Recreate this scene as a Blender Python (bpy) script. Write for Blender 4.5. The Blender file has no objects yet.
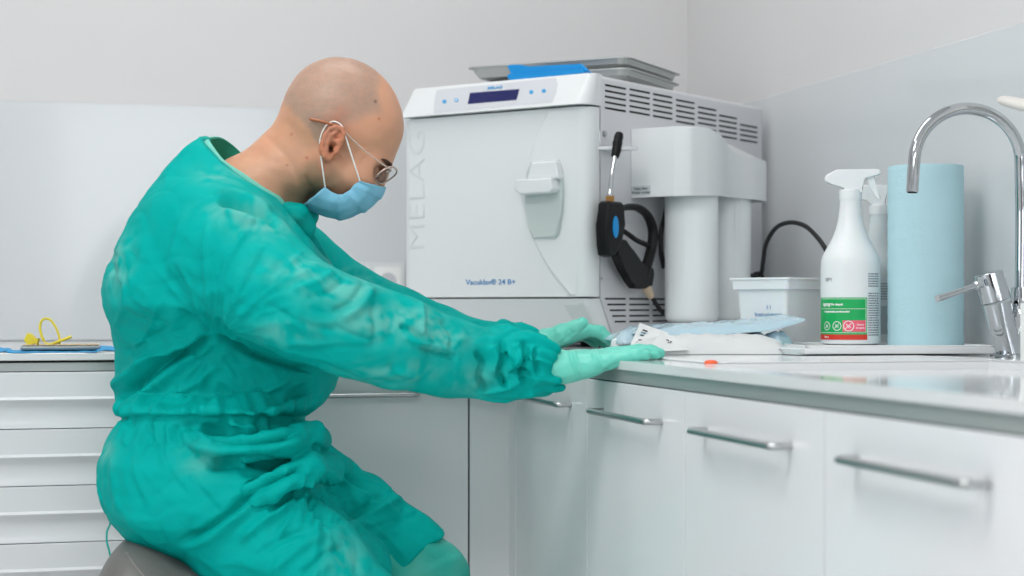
import bpy, bmesh, math, random
import numpy as np
from mathutils import Vector, Matrix
random.seed(7)
C = bpy.context.scene.collection
TH = math.radians(14.87); CT, ST = math.cos(TH), math.sin(TH)
GH = .0029
FP = 1740.0; EYE = 0.9745; TOP = 0.900
DX, DY = 0.753, 2.855            # front planes of the right and back cabinet runs
WX, WY = 1.45, 3.85              # right and back walls

def W(px, py, Z):                # a point of the room seen at that spot, Z metres away
    xc = (px-512)/FP*Z
    return Vector((xc*CT+Z*ST, -xc*ST+Z*CT, EYE+(306-py)/FP*Z))
def K(xc, yc, Z):                # metres right, up, away -> room
    return Vector((xc*CT+Z*ST, -xc*ST+Z*CT, EYE+yc))
def counter_pt(px, py):          # on the worktop
    Z = (EYE-TOP)*FP/(py-306); return W(px, py, Z)

# ------------------------------------------------------------ materials
def lin(c):
    if isinstance(c, str): c = tuple(int(c[i:i+2], 16)/255 for i in (0, 2, 4))
    return tuple(x/12.92 if x <= .04045 else ((x+.055)/1.055)**2.4 for x in c) + (1,)
def mat(name, col, rough=.5, metal=0, spec=.5, coat=0, trans=0, bump=0, bscale=60, emit=None, estr=0, var=0, vscale=8, sss=0, alpha=1, ior=1.45, aniso=None, coat_r=.03):
    m = bpy.data.materials.new(name); m.use_nodes = True
    nt = m.node_tree; p = nt.nodes['Principled BSDF']; L = nt.links.new
    p.inputs['Base Color'].default_value = lin(col); p.inputs['Roughness'].default_value = rough
    p.inputs['Metallic'].default_value = metal; p.inputs['Specular IOR Level'].default_value = spec
    p.inputs['Coat Weight'].default_value = coat; p.inputs['Coat Roughness'].default_value = coat_r
    p.inputs['Transmission Weight'].default_value = trans; p.inputs['IOR'].default_value = ior
    p.inputs['Alpha'].default_value = alpha
    if sss: p.inputs['Subsurface Weight'].default_value = sss; p.inputs['Subsurface Scale'].default_value = .01; p.inputs['Subsurface Radius'].default_value = (1, .4, .2)
    if emit: p.inputs['Emission Color'].default_value = lin(emit); p.inputs['Emission Strength'].default_value = estr
    tc = nt.nodes.new('ShaderNodeTexCoord')
    n = nt.nodes.new('ShaderNodeTexNoise'); n.inputs['Scale'].default_value = vscale; n.inputs['Detail'].default_value = 4
    L(tc.outputs['Object'], n.inputs['Vector'])
    r = nt.nodes.new('ShaderNodeMapRange'); r.inputs['To Min'].default_value = 1-(var or .012); r.inputs['To Max'].default_value = 1+(var or .012)
    L(n.outputs['Fac'], r.inputs['Value'])
    hs = nt.nodes.new('ShaderNodeHueSaturation'); hs.inputs['Color'].default_value = lin(col)
    L(r.outputs[0], hs.inputs['Value']); L(hs.outputs[0], p.inputs['Base Color'])
    if bump:
        b2 = nt.nodes.new('ShaderNodeTexNoise'); b2.inputs['Scale'].default_value = bscale; b2.inputs['Detail'].default_value = 3
        mp = nt.nodes.new('ShaderNodeMapping')
        if aniso: mp.inputs['Scale'].default_value = aniso
        L(tc.outputs['Object'], mp.inputs['Vector']); L(mp.outputs[0], b2.inputs['Vector'])
        b = nt.nodes.new('ShaderNodeBump'); b.inputs['Strength'].default_value = bump; b.inputs['Distance'].default_value = .002
        L(b2.outputs['Fac'], b.inputs['Height']); L(b.outputs[0], p.inputs['Normal'])
    return m
M = {}
M['paint'] = mat('wall_paint', 'dcdbdb', .85, spec=.2, bump=.08, bscale=220)
M['glass_white'] = mat('white_back_painted_glass', 'd6dadc', .10, spec=.5)
M['ceil'] = mat('ceiling_paint', 'e6e6e6', .9)
M['floor'] = mat('vinyl_floor', 'e4e4e2', .4, var=.05, vscale=14)
M['gloss'] = mat('white_gloss_front', 'e5e7e9', .14, spec=.5)
M['gloss2'] = mat('white_satin_front', 'dadcde', .22, spec=.5)
M['top'] = mat('white_worktop', 'dcdedf', .09, spec=.6)
M['band'] = mat('grey_aluminium_band', 'a9afae', .3, metal=.35)
M['gap'] = mat('dark_gap', '1d1d1b', .8, spec=.1)
M['steel'] = mat('brushed_steel', 'b4b7b8', .28, metal=1, bump=.1, bscale=300)
M['chrome'] = mat('polished_chrome', 'c2c6c9', .05, metal=1)
M['tray'] = mat('grey_aluminium_tray', 'bcbfbd', .38, metal=.55, bump=.12, bscale=150)
M['awhite'] = mat('white_powder_coated_steel', 'dadbde', .4, bump=.05, bscale=500)
M['aplas'] = mat('white_abs_plastic', 'dfe2e3', .35)
M['agrey'] = mat('light_grey_panel_film', 'cbced3', .35)
M['agreen'] = mat('grey_green_recess_plastic', 'c3cdcb', .4)
M['black'] = mat('black_plastic', '0b0b0e', .45, spec=.3)
M['blackm'] = mat('black_rubber', '111214', .55)
M['lcd'] = mat('blue_black_display', '20245a', .2)
M['blue'] = mat('bright_blue_plastic', '0f8fd6', .4)
M['btnblue'] = mat('blue_button_print', '2f96cf', .5)
M['brass'] = mat('brass', 'b98a52', .3, metal=.9)
M['beige'] = mat('beige_connector', 'cbb59a', .5)
M['canister'] = mat('white_canister_plastic', 'eff4f5', .3)
M['tub'] = mat('translucent_white_plastic', 'eef2f3', .35, sss=.2)
M['bottle'] = mat('white_bottle_plastic', 'e9edee', .35, sss=.15)
M['bottle_clear'] = mat('milky_bottle_plastic', 'd5dddf', .25, sss=.15)
M['green'] = mat('green_label', '10ad5c', .45)
M['pink'] = mat('pink_label', 'f4667e', .45)
M['red'] = mat('red_label', 'd83a2a', .45)
M['print_white'] = mat('white_print', 'f4f6f4', .5)
M['print_grey'] = mat('grey_print', '8b8f93', .6)
M['print_blue'] = mat('blue_print', '2f7fb8', .5)
M['print_dark'] = mat('dark_print', '22262a', .5)
M['roll'] = mat('pale_blue_paper', 'b6d9e1', .9, bump=.5, bscale=260, var=.02, vscale=30)
M['pouch_white'] = mat('white_pouch_paper', 'd6d9d9', .5, bump=.4, bscale=60)
M['pouch_blue'] = mat('blue_pouch_film', 'b3cfdb', .16, coat=.5, bump=.5, bscale=40, sss=.2)
M['drape'] = mat('blue_paper_drape', '3f9fd6', .7, bump=.4, bscale=90)
M['crumb'] = mat('beige_granules', 'd9c3a4', .8)
M['yellow'] = mat('yellow_silicone', 'ecd63c', .4)
M['orange'] = mat('orange_cap', 'f0643a', .4)
M['leather'] = mat('grey_leather', '6b6a68', .45, bump=.3, bscale=180)
M['thread'] = mat('grey_thread', '8a8784', .6)
M['cream'] = mat('cream_plastic', 'e4e0da', .35)
M['lamp'] = mat('luminaire_diffuser', 'ffffff', .5, emit='ffffff', estr=2.2)
M['clear'] = mat('clear_plastic', 'dfe8ea', .1, sss=.2)

# ------------------------------------------------------------ mesh helpers
frames = {}
def setp(o, label=None, cat=None, group=None, kind=None):
    if label: o['label'] = label
    if cat: o['category'] = cat
    if group: o['group'] = group
    if kind: o['kind'] = kind
    return o
def thing(name, label, cat, loc=(0, 0, 0), rz=0, group=None):
    o = bpy.data.objects.new(name, None); C.objects.link(o)
    o.location = loc; o.rotation_euler = (0, 0, rz); o.empty_display_size = .05
    frames[o] = Matrix.Translation(Vector(loc)) @ Matrix.Rotation(rz, 4, 'Z')
    return setp(o, label, cat, group)
def link(name, me, m, parent=None, world=False, loc=None, smooth=None):
    o = bpy.data.objects.new(name, me); C.objects.link(o)
    for mm in (m if isinstance(m, (list, tuple)) else [m]): me.materials.append(mm)
    if parent is not None:
        o.parent = parent
        if world: me.transform(frames[parent].inverted())
        frames[o] = frames[parent]
    else:
        if loc is not None:
            me.transform(Matrix.Translation(-Vector(loc))); o.location = loc
            frames[o] = Matrix.Translation(Vector(loc))
        else: frames[o] = Matrix.Identity(4)
    if smooth is not None:
        me.polygons.foreach_set('use_smooth', [True]*len(me.polygons))
        if smooth < 180: me.set_sharp_from_angle(angle=math.radians(smooth))
    me.update()
    return o
def obj(name, bm, m, parent=None, world=False, loc=None, smooth=35):
    me = bpy.data.meshes.new(name)
    bmesh.ops.recalc_face_normals(bm, faces=bm.faces)
    bm.to_mesh(me); bm.free()
    o = link(name, me, m, parent, world, loc, smooth)
    if smooth is not None and len(me.polygons) < 4000:
        w = o.modifiers.new('weighted_normals', 'WEIGHTED_NORMAL'); w.keep_sharp = True; w.weight = 90
    return o
def part(*a, **k): return obj(*a, **k)
def BM(): return bmesh.new()
def box(bm, x0, x1, y0, y1, z0, z1, bev=0, seg=2, mi=0, mtx=None):
    r = bmesh.ops.create_cube(bm, size=1)
    vs = r['verts']
    for v in vs:
        v.co = Vector((x0+(v.co.x+.5)*(x1-x0), y0+(v.co.y+.5)*(y1-y0), z0+(v.co.z+.5)*(z1-z0)))
    fs = set(f for v in vs for f in v.link_faces)
    for f in fs: f.material_index = mi
    if bev:
        es = list(set(e for v in vs for e in v.link_edges))
        g = bmesh.ops.bevel(bm, geom=es, offset=bev, segments=seg, affect='EDGES', profile=.5, clamp_overlap=True)
        vs = list(set(vs_ for f in g['faces'] for vs_ in f.verts) | set(v for v in vs if v.is_valid))
        for v in vs:
            for f in v.link_faces: f.material_index = mi
    if mtx is not None:
        for v in vs: v.co = mtx @ v.co
    return vs
def prism(bm, pts, axis, a, b, mi=0, mtx=None):
    """extrude a closed 2D outline; axis 'x': pts are (y,z); 'y': (x,z); 'z': (x,y)"""
    def mk(p, t):
        v = {'x': (t, p[0], p[1]), 'y': (p[0], t, p[1]), 'z': (p[0], p[1], t)}[axis]
        v = Vector(v); return bm.verts.new(mtx @ v if mtx is not None else v)
    A = [mk(p, a) for p in pts]; B = [mk(p, b) for p in pts]; n = len(pts)
    fs = [bm.faces.new(A), bm.faces.new(B[::-1])]
    for i in range(n): fs.append(bm.faces.new((A[i], B[i], B[(i+1) % n], A[(i+1) % n])))
    for f in fs: f.material_index = mi
    return A+B
def lathe(bm, prof, c=(0, 0, 0), n=40, mi=0, mtx=None, sx=1, sy=1):
    rings = []
    for r, z in prof:
        ring = []
        for i in range(n):
            a = 2*math.pi*i/n
            v = Vector((c[0]+r*sx*math.cos(a), c[1]+r*sy*math.sin(a), c[2]+z))
            ring.append(bm.verts.new(mtx @ v if mtx is not None else v))
        rings.append(ring)
    for a, b in zip(rings, rings[1:]):
        for i in range(n):
            f = bm.faces.new((a[i], a[(i+1) % n], b[(i+1) % n], b[i])); f.material_index = mi
    for ring in (rings[0][::-1], rings[-1]):
        f = bm.faces.new(ring); f.material_index = mi
    return rings
def smooth_path(pts, sub=8):
    P = [Vector(p) for p in pts]
    if len(P) < 3: return P
    out = []
    for i in range(len(P)-1):
        p0 = P[max(i-1, 0)]; p1 = P[i]; p2 = P[i+1]; p3 = P[min(i+2, len(P)-1)]
        for k in range(sub):
            t = k/sub
            out.append(.5*((2*p1)+(-p0+p2)*t+(2*p0-5*p1+4*p2-p3)*t*t+(-p0+3*p1-3*p2+p3)*t**3))
    out.append(P[-1]); return out
def tube(bm, pts, r, n=12, mi=0, flat=1, up=None, caps=True):
    """r: number or list per point; flat: squash across the second axis"""
    P = [Vector(p) for p in pts]; R = r if isinstance(r, (list, tuple)) else [r]*len(P)
    if len(R) != len(P):
        R = [np.interp(i/(len(P)-1)*(len(R)-1), range(len(R)), R) for i in range(len(P))]
    rings = []; prev = None
    for i, p in enumerate(P):
        t = (P[min(i+1, len(P)-1)]-P[max(i-1, 0)]).normalized()
        if prev is None:
            u = Vector(up) if up is not None else (Vector((0, 0, 1)) if abs(t.z) < .9 else Vector((1, 0, 0)))
        else: u = prev
        u = (u-t*u.dot(t)).normalized(); prev = u; w = t.cross(u)
        rings.append([bm.verts.new(p+u*math.cos(2*math.pi*k/n)*R[i]+w*math.sin(2*math.pi*k/n)*R[i]*flat) for k in range(n)])
    for a, b in zip(rings, rings[1:]):
        for k in range(n):
            f = bm.faces.new((a[k], a[(k+1) % n], b[(k+1) % n], b[k])); f.material_index = mi
    if caps:
        for ring in (rings[0][::-1], rings[-1]):
            f = bm.faces.new(ring); f.material_index = mi
    return rings
def text_mesh(s, size, ext=.0003, bold=0):
    cu = bpy.data.curves.new('t', 'FONT'); cu.body = s; cu.size = size; cu.extrude = ext; cu.offset = bold
    cu.align_x = 'CENTER'; cu.align_y = 'CENTER'; cu.resolution_u = 3
    o = bpy.data.objects.new('t', cu); C.objects.link(o)
    bpy.context.view_layer.update()
    me = bpy.data.meshes.new_from_object(o.evaluated_get(bpy.context.evaluated_depsgraph_get()))
    bpy.data.objects.remove(o); bpy.data.curves.remove(cu)
    return me
def add_text(name, s, size, m, mtx, parent, ext=.0003, sx=1, bold=0):
    me = text_mesh(s, size, ext, bold); me.transform(mtx @ Matrix.Diagonal((sx, 1, 1, 1)))
    me.materials.clear()
    return link(name, me, m, parent)
def basis(o, x, y):      # matrix whose local X,Y,Z axes are x, y, x cross y at o
    x = Vector(x).normalized(); y = Vector(y).normalized(); z = x.cross(y)
    m = Matrix.Identity(4)
    for i, v in enumerate((x, y, z)):
        for k in range(3): m[k][i] = v[k]
    for k in range(3): m[k][3] = o[k]
    return m
# ------------------------------------------------------------ the room
XL, YB, HC = -2.6, -2.4, 2.7
def struct(name, bm, m, smooth=35):
    o = obj(name, bm, m, smooth=smooth); o['kind'] = 'structure'; return o
b = BM(); box(b, XL-.1, WX+.1, YB-.1, WY+.1, -.05, 0); struct('floor', b, M['floor'])
b = BM(); box(b, XL-.1, WX+.1, YB-.1, WY+.1, HC, HC+.05); struct('ceiling', b, M['ceil'])
b = BM(); box(b, XL-.1, WX+.1, WY, WY+.1, 0, HC); struct('wall_back', b, M['paint'])
b = BM(); box(b, WX, WX+.1, YB-.1, WY, 0, HC); struct('wall_right', b, M['paint'])
fx0, fx1, fz0, fz1 = .0, 1.3, .95, 2.2
b = BM()
box(b, XL-.1, fx0, YB-.1, YB, 0, HC); box(b, fx1, WX, YB-.1, YB, 0, HC); box(b, fx0, fx1, YB-.1, YB, 0, fz0); box(b, fx0, fx1, YB-.1, YB, fz1, HC); struct('wall_front', b, M['paint'])
b = BM()
for (x0, x1, z0, z1) in ((fx0, fx1, fz0, fz0+.05), (fx0, fx1, fz1-.05, fz1), (fx0, fx0+.05, fz0, fz1), (fx1-.05, fx1, fz0, fz1)): box(b, x0, x1, YB-.07, YB-.01, z0, z1, .004)
struct('fill_window', b, M['gloss2'])  # unseen front window, added to carry a frontal fill light
# left wall with a window opening
wy0, wy1, wz0, wz1 = -1.2, 2.0, .95, 2.35
b = BM()
box(b, XL-.1, XL, YB, wy0, 0, HC); box(b, XL-.1, XL, wy1, WY, 0, HC)
box(b, XL-.1, XL, wy0, wy1, 0, wz0); box(b, XL-.1, XL, wy0, wy1, wz1, HC); struct('wall_left', b, M['paint'])
b = BM()
for (y0, y1, z0, z1) in ((wy0, wy1, wz0, wz0+.05), (wy0, wy1, wz1-.05, wz1), (wy0, wy0+.05, wz0, wz1), (wy1-.05, wy1, wz0, wz1), (.375, .425, wz0, wz1)):
    box(b, XL-.07, XL-.01, y0, y1, z0, z1, .004)
struct('window_1', b, M['gloss2'])
b = BM(); box(b, -1.7, -.25, YB+.0005, YB+.045, 0, 2.15, .003, 1); struct('added_dark_door', b, mat('dark_reflection_door', '2a2c2f', .5))  # unseen dark door, added so the chrome reflects something dark
# white glass splashback on both walls
GT = EYE+.436
b = BM(); box(b, XL, WX-.006, WY-.006, WY-.0005, TOP+.001, GT, .0012, 1); struct('trim_1', b, M['glass_white'])
b = BM(); box(b, WX-.006, WX-.0005, YB, WY-.006, TOP+.001, GT, .0012, 1); struct('trim_2', b, M['glass_white'])
# ------------------------------------------------------------ worktop (L) with a sunken sink field
RX0, RX1, RY0, RY1 = .80, 1.206, 1.15, 2.075
t = thing('worktop', 'long glossy white L-shaped worktop with thin front edge over the white cabinets', 'worktop', (DX, DY, TOP-.012))
b = BM()
box(b, XL+.9, WX-.001, DY, WY-.001, TOP-.012, TOP, .0012, 1)
def slab(x0, x1, y0, y1): box(b, x0, x1, y0, y1, TOP-.012, TOP)
slab(DX-.003, RX0, -1.2, DY); slab(RX1, WX-.001, -1.2, DY); slab(RX0, RX1, RY1, DY); slab(RX0, RX1, -1.2, RY0)
part('slab', b, M['top'], t, world=True)
b = BM(); box(b, RX0-.005, RX1+.005, RY0-.005, RY1+.005, TOP-.0125, TOP-.0095)
# raised lip round the field
part('sunken_field', b, M['top'], t, world=True)
b = BM()
for (x0, x1, y0, y1) in ((RX0+.02, RX1+.025, RY1+.03, RY1+.24), (RX1+.03, RX1+.045, RY0, RY1+.2)):
    box(b, x0, x1, y0, y1, TOP, TOP+.0022, .001, 1)
part('raised_ledge', b, M['top'], t, world=True)
b = BM()
box(b, XL+.9, DX+.004, DY+.004, DY+.02, TOP-.029, TOP-.012)
box(b, DX+.001, DX+.02, -1.2, DY+.02, TOP-.029, TOP-.012)
part('edge_band', b, M['band'], t, world=True)
b = BM(); box(b, XL+.9, DX-.02, DY+.0025, DY+.01, TOP-.0155, TOP-.0122); part('painted_shadow_strip', b, M['gap'], t, world=True)  # dark strip painted as the shadow under the slab overhang
# ------------------------------------------------------------ cabinets
FT = TOP-.0305        # top of fronts
def handle(par, p0, p1, out, r=.0041):
    """bow handle between two feet on the front, out = outward unit vector"""
    p0, p1, out = Vector(p0), Vector(p1), Vector(out)
    d = (p1-p0).normalized(); q = .022
    pts = [p0, p0+out*(q-.006), p0+out*(q-.0018)+d*.0018, p0+out*q+d*.006, p1+out*q-d*.006, p1+out*(q-.0018)-d*.0018, p1+out*(q-.006), p1]
    bm = BM(); tube(bm, pts, r, 10, flat=1.25)
    return part('handle', bm, M['steel'], par, world=True, smooth=60)
def cabinet(label, x0, x1, y0, y1, front, doors, group=None, hz=.827):
    """front 'R': the face at x=x0 looking left; 'B': the face at y=y0 looking to the camera"""
    t = thing('base_cabinet', label, 'cabinet', ((x0+x1)/2, (y0+y1)/2, 0), group=group)
    bm = BM()
    if front == 'R':
        box(bm, x0+.021, x1, y0+.0005, y1-.0005, .10, FT-.002); part('body', bm, M['gloss2'], t, world=True)
        bm = BM(); box(bm, x0+.07, x0+.085, y0+.0005, y1-.0005, .0, .10); part('plinth', bm, M['band'], t, world=True)
        if doors:
            bm = BM(); box(bm, x0, x0+.019, y0+.0009, y1-.0009, .105, FT, .0012, 2); d = part('door', bm, M['gloss'], t, world=True)
            handle(d, (x0, y0+.081, hz), (x0, y1-.075, hz), (-1, 0, 0))
    else:
        box(bm, x0+.0005, x1-.0005, y0+.021, y1, .10, FT-.002); part('body', bm, M['gap'], t, world=True)
        bm = BM(); box(bm, x0+.0005, x1-.0005, y0+.07, y0+.085, .0, .10); part('plinth', bm, M['band'], t, world=True)
        if doors:
            bm = BM(); box(bm, x0+.0015, x1-.0015, y0, y0+.019, .105, FT, .0012, 2); d = part('door', bm, M['gloss'], t, world=True)
            handle(d, (x0+.085, y0, hz), (x1-.093, y0, hz), (0, -1, 0))
    return t
ys = [2.812, 2.412, 2.012, 1.612, 1.212, .812]
lab = ['white gloss base cabinet of the right run, nearest the inner corner below the cuffs',
       'white gloss base cabinet of the right run, second from the inner corner',
       'white gloss base cabinet of the right run, third from the inner corner',
       'blurred white gloss base cabinet below the tap',
       'white gloss base cabinet cut by the right edge of the picture']
for i in range(5):
    cabinet(lab[i], DX, WX-.002, ys[i+1], ys[i], 'R', True, 'white base cabinets of the right run')
t = thing('corner_filler', 'narrow white gloss filler panel in the inner corner of the cabinets', 'panel', (DX, DY, 0))
b = BM(); box(b, DX, DX+.019, 2.8135, DY+.019, .105, FT, .001, 1); box(b, .6845, DX+.001, DY, DY+.019, .105, FT, .001, 1)
part('panel', b, M['gloss'], t, world=True)
b = BM(); box(b, DX+.07, DX+.085, 2.8135, DY+.085, 0, .10); box(b, .6845, DX+.07, DY+.07, DY+.085, 0, .10); part('plinth', b, M['band'], t, world=True)
cabinet('white base cabinet with a long bar handle behind the seated man', .233, .683, DY, WY-.002, 'B', True)
t = thing('drawer_cabinet', 'white cabinet of shallow drawers with grooved finger pulls, left of the seated man', 'cabinet', (-.067, DY+.45, 0))
X0, X1 = -.367, .233
b = BM(); box(b, X0+.0005, X1-.0005, DY+.021, WY-.002, .10, FT-.002); part('body', b, M['gap'], t, world=True)
b = BM(); box(b, X0+.0005, X1-.0005, DY+.07, DY+.085, 0, .1); part('plinth', b, M['band'], t, world=True)
for i in range(8):
    z1 = FT-.0905*i; z0 = z1-.0890; zm = z1-.043
    pr = [(DY+.02, z1), (DY+.001, z1), (DY, z1-.001), (DY, zm+.004), (DY-.0035, zm+.002), (DY-.0045, zm), (DY-.0035, zm-.0022)]
    for k in range(9):
        a = k/8; pr.append((DY+.002+.0065*math.sin(a*math.pi*.92)**.8*1.0 if k else DY-.001, zm-.004-(zm-.004-z0-.001)*a))
    pr += [(DY+.001, z0), (DY+.02, z0)]
    b = BM(); prism(b, pr, 'x', X0+.0012, X1-.0012); part('drawer', b, M['gloss2'], t, world=True, smooth=40)
# ------------------------------------------------------------ steriliser in the corner
RZ = -(math.radians(35.3)+TH)
R_ = Matrix.Rotation(RZ, 3, 'Z')
base = K(.150, 0, 3.08) - R_ @ Vector((0, .025, 0)); base.z = TOP
au = thing('steam_steriliser', 'large white table-top steam steriliser with blue display standing diagonally in the corner', 'steriliser', base, RZ)
AI = frames[au].inverted(); CAM = Vector((0, 0, EYE))
def on_plane(px, py, ax, val, inv=None):
    inv = inv or AI
    o = inv @ CAM; d = (inv @ W(px, py, 1.0))-o
    return o+d*((val-o[ax])/d[ax])
def AF(px, py, y=0.0): return on_plane(px, py, 1, y)
def AS(px, py, x=0.0): return on_plane(px, py, 0, x)
AW, AD, AH = .425, .66, .487
Zd0, Zd1 = .0887, .430
# housing
b = BM()
pr = [(.038, .0887), (.079, .022), (AD, .022), (AD, AH-.002), (.038, AH-.002)]
prism(b, pr, 'x', -AW+.004, 0)
bmesh.ops.bevel(b, geom=[e for e in b.edges if abs(e.verts[0].co.z-e.verts[1].co.z) < 1e-4 and abs(e.verts[0].co.y-e.verts[1].co.y) > .3 and e.verts[0].co.z > .3], offset=.008, segments=3, affect='EDGES', profile=.5)
part('housing', b, M['awhite'], au)
b = BM(); box(b, -AW+.012, -.003, .025, .06, .092, AH-.01); part('seam', b, M['gap'], au)
for (x, y) in ((-.37, .12), (-.04, .12), (-.37, .58), (-.04, .58)):
    b = BM(); lathe(b, [(.022, .0), (.022, .018), (.014, .024)], (x, y, 0), 20); part('foot', b, M['blackm'], au)
b = BM(); box(b, -.40, -.02, .10, .60, .008, .024); part('base_tray', b, M['black'], au)
# door: plan outline with rounded vertical sides, extruded in height
def plan(x0, x1, y0, y1, r, n=8, rl=None):
    rl = rl or r
    pts = [(x1, y1)]
    for k in range(n+1):
        a = k/n*math.pi/2; pts.append((x1-r+r*math.cos(a), y0+r*1.3-r*1.3*math.sin(a)))
    for k in range(n+1):
        a = math.pi/2+k/n*math.pi/2; pts.append((x0+rl+rl*math.cos(a), y0+rl-rl*math.sin(a)))
    pts.append((x0, y1)); return pts
DR = .026
b = BM(); prism(b, plan(-AW, 0, 0, .030, DR), 'z', Zd0+.002, Zd1-.003)
es = [e for e in b.edges if abs(e.verts[0].co.z-e.verts[1].co.z) < 1e-5 and min(e.verts[0].co.y, e.verts[1].co.y) < .029]
bmesh.ops.bevel(b, geom=es, offset=.0016, segments=2, affect='EDGES', profile=.5)
door = part('door', b, M['aplas'], au)
# curved ridge on the door, continuing on the kick panel
rid = [(551, 106), (540, 128), (530.5, 155), (526, 185), (527, 215), (534, 240), (548, 267), (564, 288), (572, 298)]
pts = [AF(x, y, 0.0) for x, y in rid]; pts = smooth_path(pts, 6)
pts = [p for p in pts if Zd0+.004 < p.z < Zd1-.006]
b = BM()
# a slightly raised field to the right of the curve, thin plate following it
right = [(-DR-.0005, p.z) for p in pts]
poly = [(p.x, p.z) for p in pts] + right[::-1]
bot, top_ = [], []
n = len(pts)
rows = []
for i, p in enumerate(pts):
    xs = [p.x, p.x+.0022, p.x+.006] + [p.x+.006+(-.0005-DR-p.x-.006)*k/6 for k in range(1, 7)]
    hs = [.0002, -.0030, -.0042] + [-.0042+.0040*(k/6)**1 for k in range(1, 7)]
    rows.append([b.verts.new((x, h, p.z)) for x, h in zip(xs, hs)])
for a, c in zip(rows, rows[1:]):
    for k in range(len(a)-1): b.faces.new((a[k], a[k+1], c[k+1], c[k]))
part('ridge', b, M['aplas'], door, smooth=80)
# latch handle
hx0, hx1 = AF(529, 200).x, AF(565, 200).x
zt, zg, zb = AF(545, 160).z, AF(540, 185).z, AF(545, 237.5).z
b = BM()
hw = lambda z: (AF(529.5, 200).x+.002*math.sin((z-zb)/(zt-zb)*3.1), 0)
outl = [AF(x, y) for x, y in ((533.5, 161), (560, 159.5), (563.5, 172), (565, 190), (564, 212), (560, 234), (557, 237.5), (535, 238.5), (531, 225), (528, 208), (527, 190), (530, 172))]
outl = [(p.x, p.z) for p in outl]
prism(b, outl, 'y', -.010, .001)
es = [e for e in b.edges if all(v.co.y < -.009 for v in e.verts)]
bmesh.ops.bevel(b, geom=es, offset=.004, segments=3, affect='EDGES', profile=.5)
hd = part('door_handle', b, M['agreen'], door)
b = BM()   # the grip: a lip standing out at the left and middle
g = [AF(x, y, -.012) for x, y in ((522, 180.5), (557, 178.5), (559, 190), (556, 193.5), (526, 195), (521, 190))]
prism(b, [(p.x, p.z) for p in g], 'y', -.034, -.004)
bmesh.ops.bevel(b, geom=list(b.edges), offset=.0035, segments=3, affect='EDGES', profile=.5)
part('grip', b, M['aplas'], hd)
b = BM(); u = [AF(x, y, -.010) for x, y in ((534.5, 162.5), (559, 161), (562, 179), (530, 181))]
prism(b, [(p.x, p.z) for p in u], 'y', -.022, -.002)
bmesh.ops.bevel(b, geom=list(b.edges), offset=.004, segments=3, affect='EDGES', profile=.5)
part('thumb_plate', b, M['aplas'], hd)
# kick panel under the door, leaning back
b = BM(); P0 = [(-AW, Zd0-.0015)]
A = []; Bv = []
pl = plan(-AW, 0, 0, .032, DR)
for (x, y) in pl: A.append(b.verts.new((x, y, Zd0-.0012))); Bv.append(b.verts.new((x, y+.040, .0225)))
b.faces.new(A); b.faces.new(Bv[::-1])
for i in range(len(A)):
    j = (i+1) % len(A); b.faces.new((A[i], Bv[i], Bv[j], A[j]))
kick = part('kick_panel', b, M['aplas'], au)
b = BM()
q = [(563, 303.5), (582, 303.2), (590, 318), (595, 329), (577, 329)]
def kp(px, py, off=0):      # on the leaning kick panel
    o = AI @ CAM; d = (AI @ W(px, py, 1.0))-o
    # plane through (0,0,Zd0) and (0,.04,.0225):  y = (Zd0 - z)*s
    s = .040/(Zd0-.0225); tt = ((Zd0-o.z)*s-o.y+off)/(d.y+d.z*s); return o+d*tt
A = [b.verts.new(kp(x, y, -.0006)) for x, y in q]; Bv = [b.verts.new(kp(x, y, .002)) for x, y in q]
b.faces.new(A); b.faces.new(Bv[::-1])
for i in range(len(A)):
    j = (i+1) % len(A); b.faces.new((A[i], Bv[i], Bv[j], A[j]))
part('recess', b, mat('pale_recess', 'cfd6d5', .4), kick)
# control head: leaning face, overhanging lower edge
b = BM(); A = []; Bv = []
pl0 = plan(-AW+.010, .0, -.016, .045, .022, rl=.006); pl1 = plan(-AW+.018, -.001, .016, .045, .012, rl=.006)
for p, q in zip(pl0, pl1): A.append(b.verts.new((p[0], p[1], Zd1))); Bv.append(b.verts.new((q[0], q[1], AH)))
b.faces.new(A); b.faces.new(Bv[::-1])
for i in range(len(A)):
    j = (i+1) % len(A); b.faces.new((A[i], Bv[i], Bv[j], A[j]))
es = [e for e in b.edges if all(v.co.z > AH-.001 for v in e.verts)]
bmesh.ops.bevel(b, geom=es, offset=.003, segments=2, affect='EDGES', profile=.5)
head = part('control_head', b, M['aplas'], au)
def hp(px, py, off=0):      # point on the leaning head face
    o = AI @ CAM; d = (AI @ W(px, py, 1.0))-o
    s = .032/(AH-Zd1); tt = (-.016+off-o.y+(o.z-Zd1)*s)/(d.y-d.z*s); return o+d*tt
def headplate(name, q, m, off, par, th=.002):
    b = BM(); A = [b.verts.new(hp(x, y, -off)) for x, y in q]; Bv = [b.verts.new(hp(x, y, th)) for x, y in q]
    b.faces.new(A); b.faces.new(Bv[::-1])
    for i in range(len(A)):
        j = (i+1) % len(A); b.faces.new((A[i], Bv[i], Bv[j], A[j]))
    return part(name, b, m, par)
cp = headplate('control_panel', [(437, 90), (556, 77.7), (557.5, 84), (556, 93), (552, 102.3), (434, 113.2), (434, 104), (435.5, 95)], M['agrey'], .0008, head)
headplate('display', [(470, 92.8), (519.5, 89), (516.5, 99.8), (467.6, 104)], M['lcd'], .0014, head)
sl = (hp(500, 90)-hp(500, 100)).normalized()
hb = lambda px, py, off=.0016: basis(hp(px, py, -off), (1, 0, 0), sl)
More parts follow.
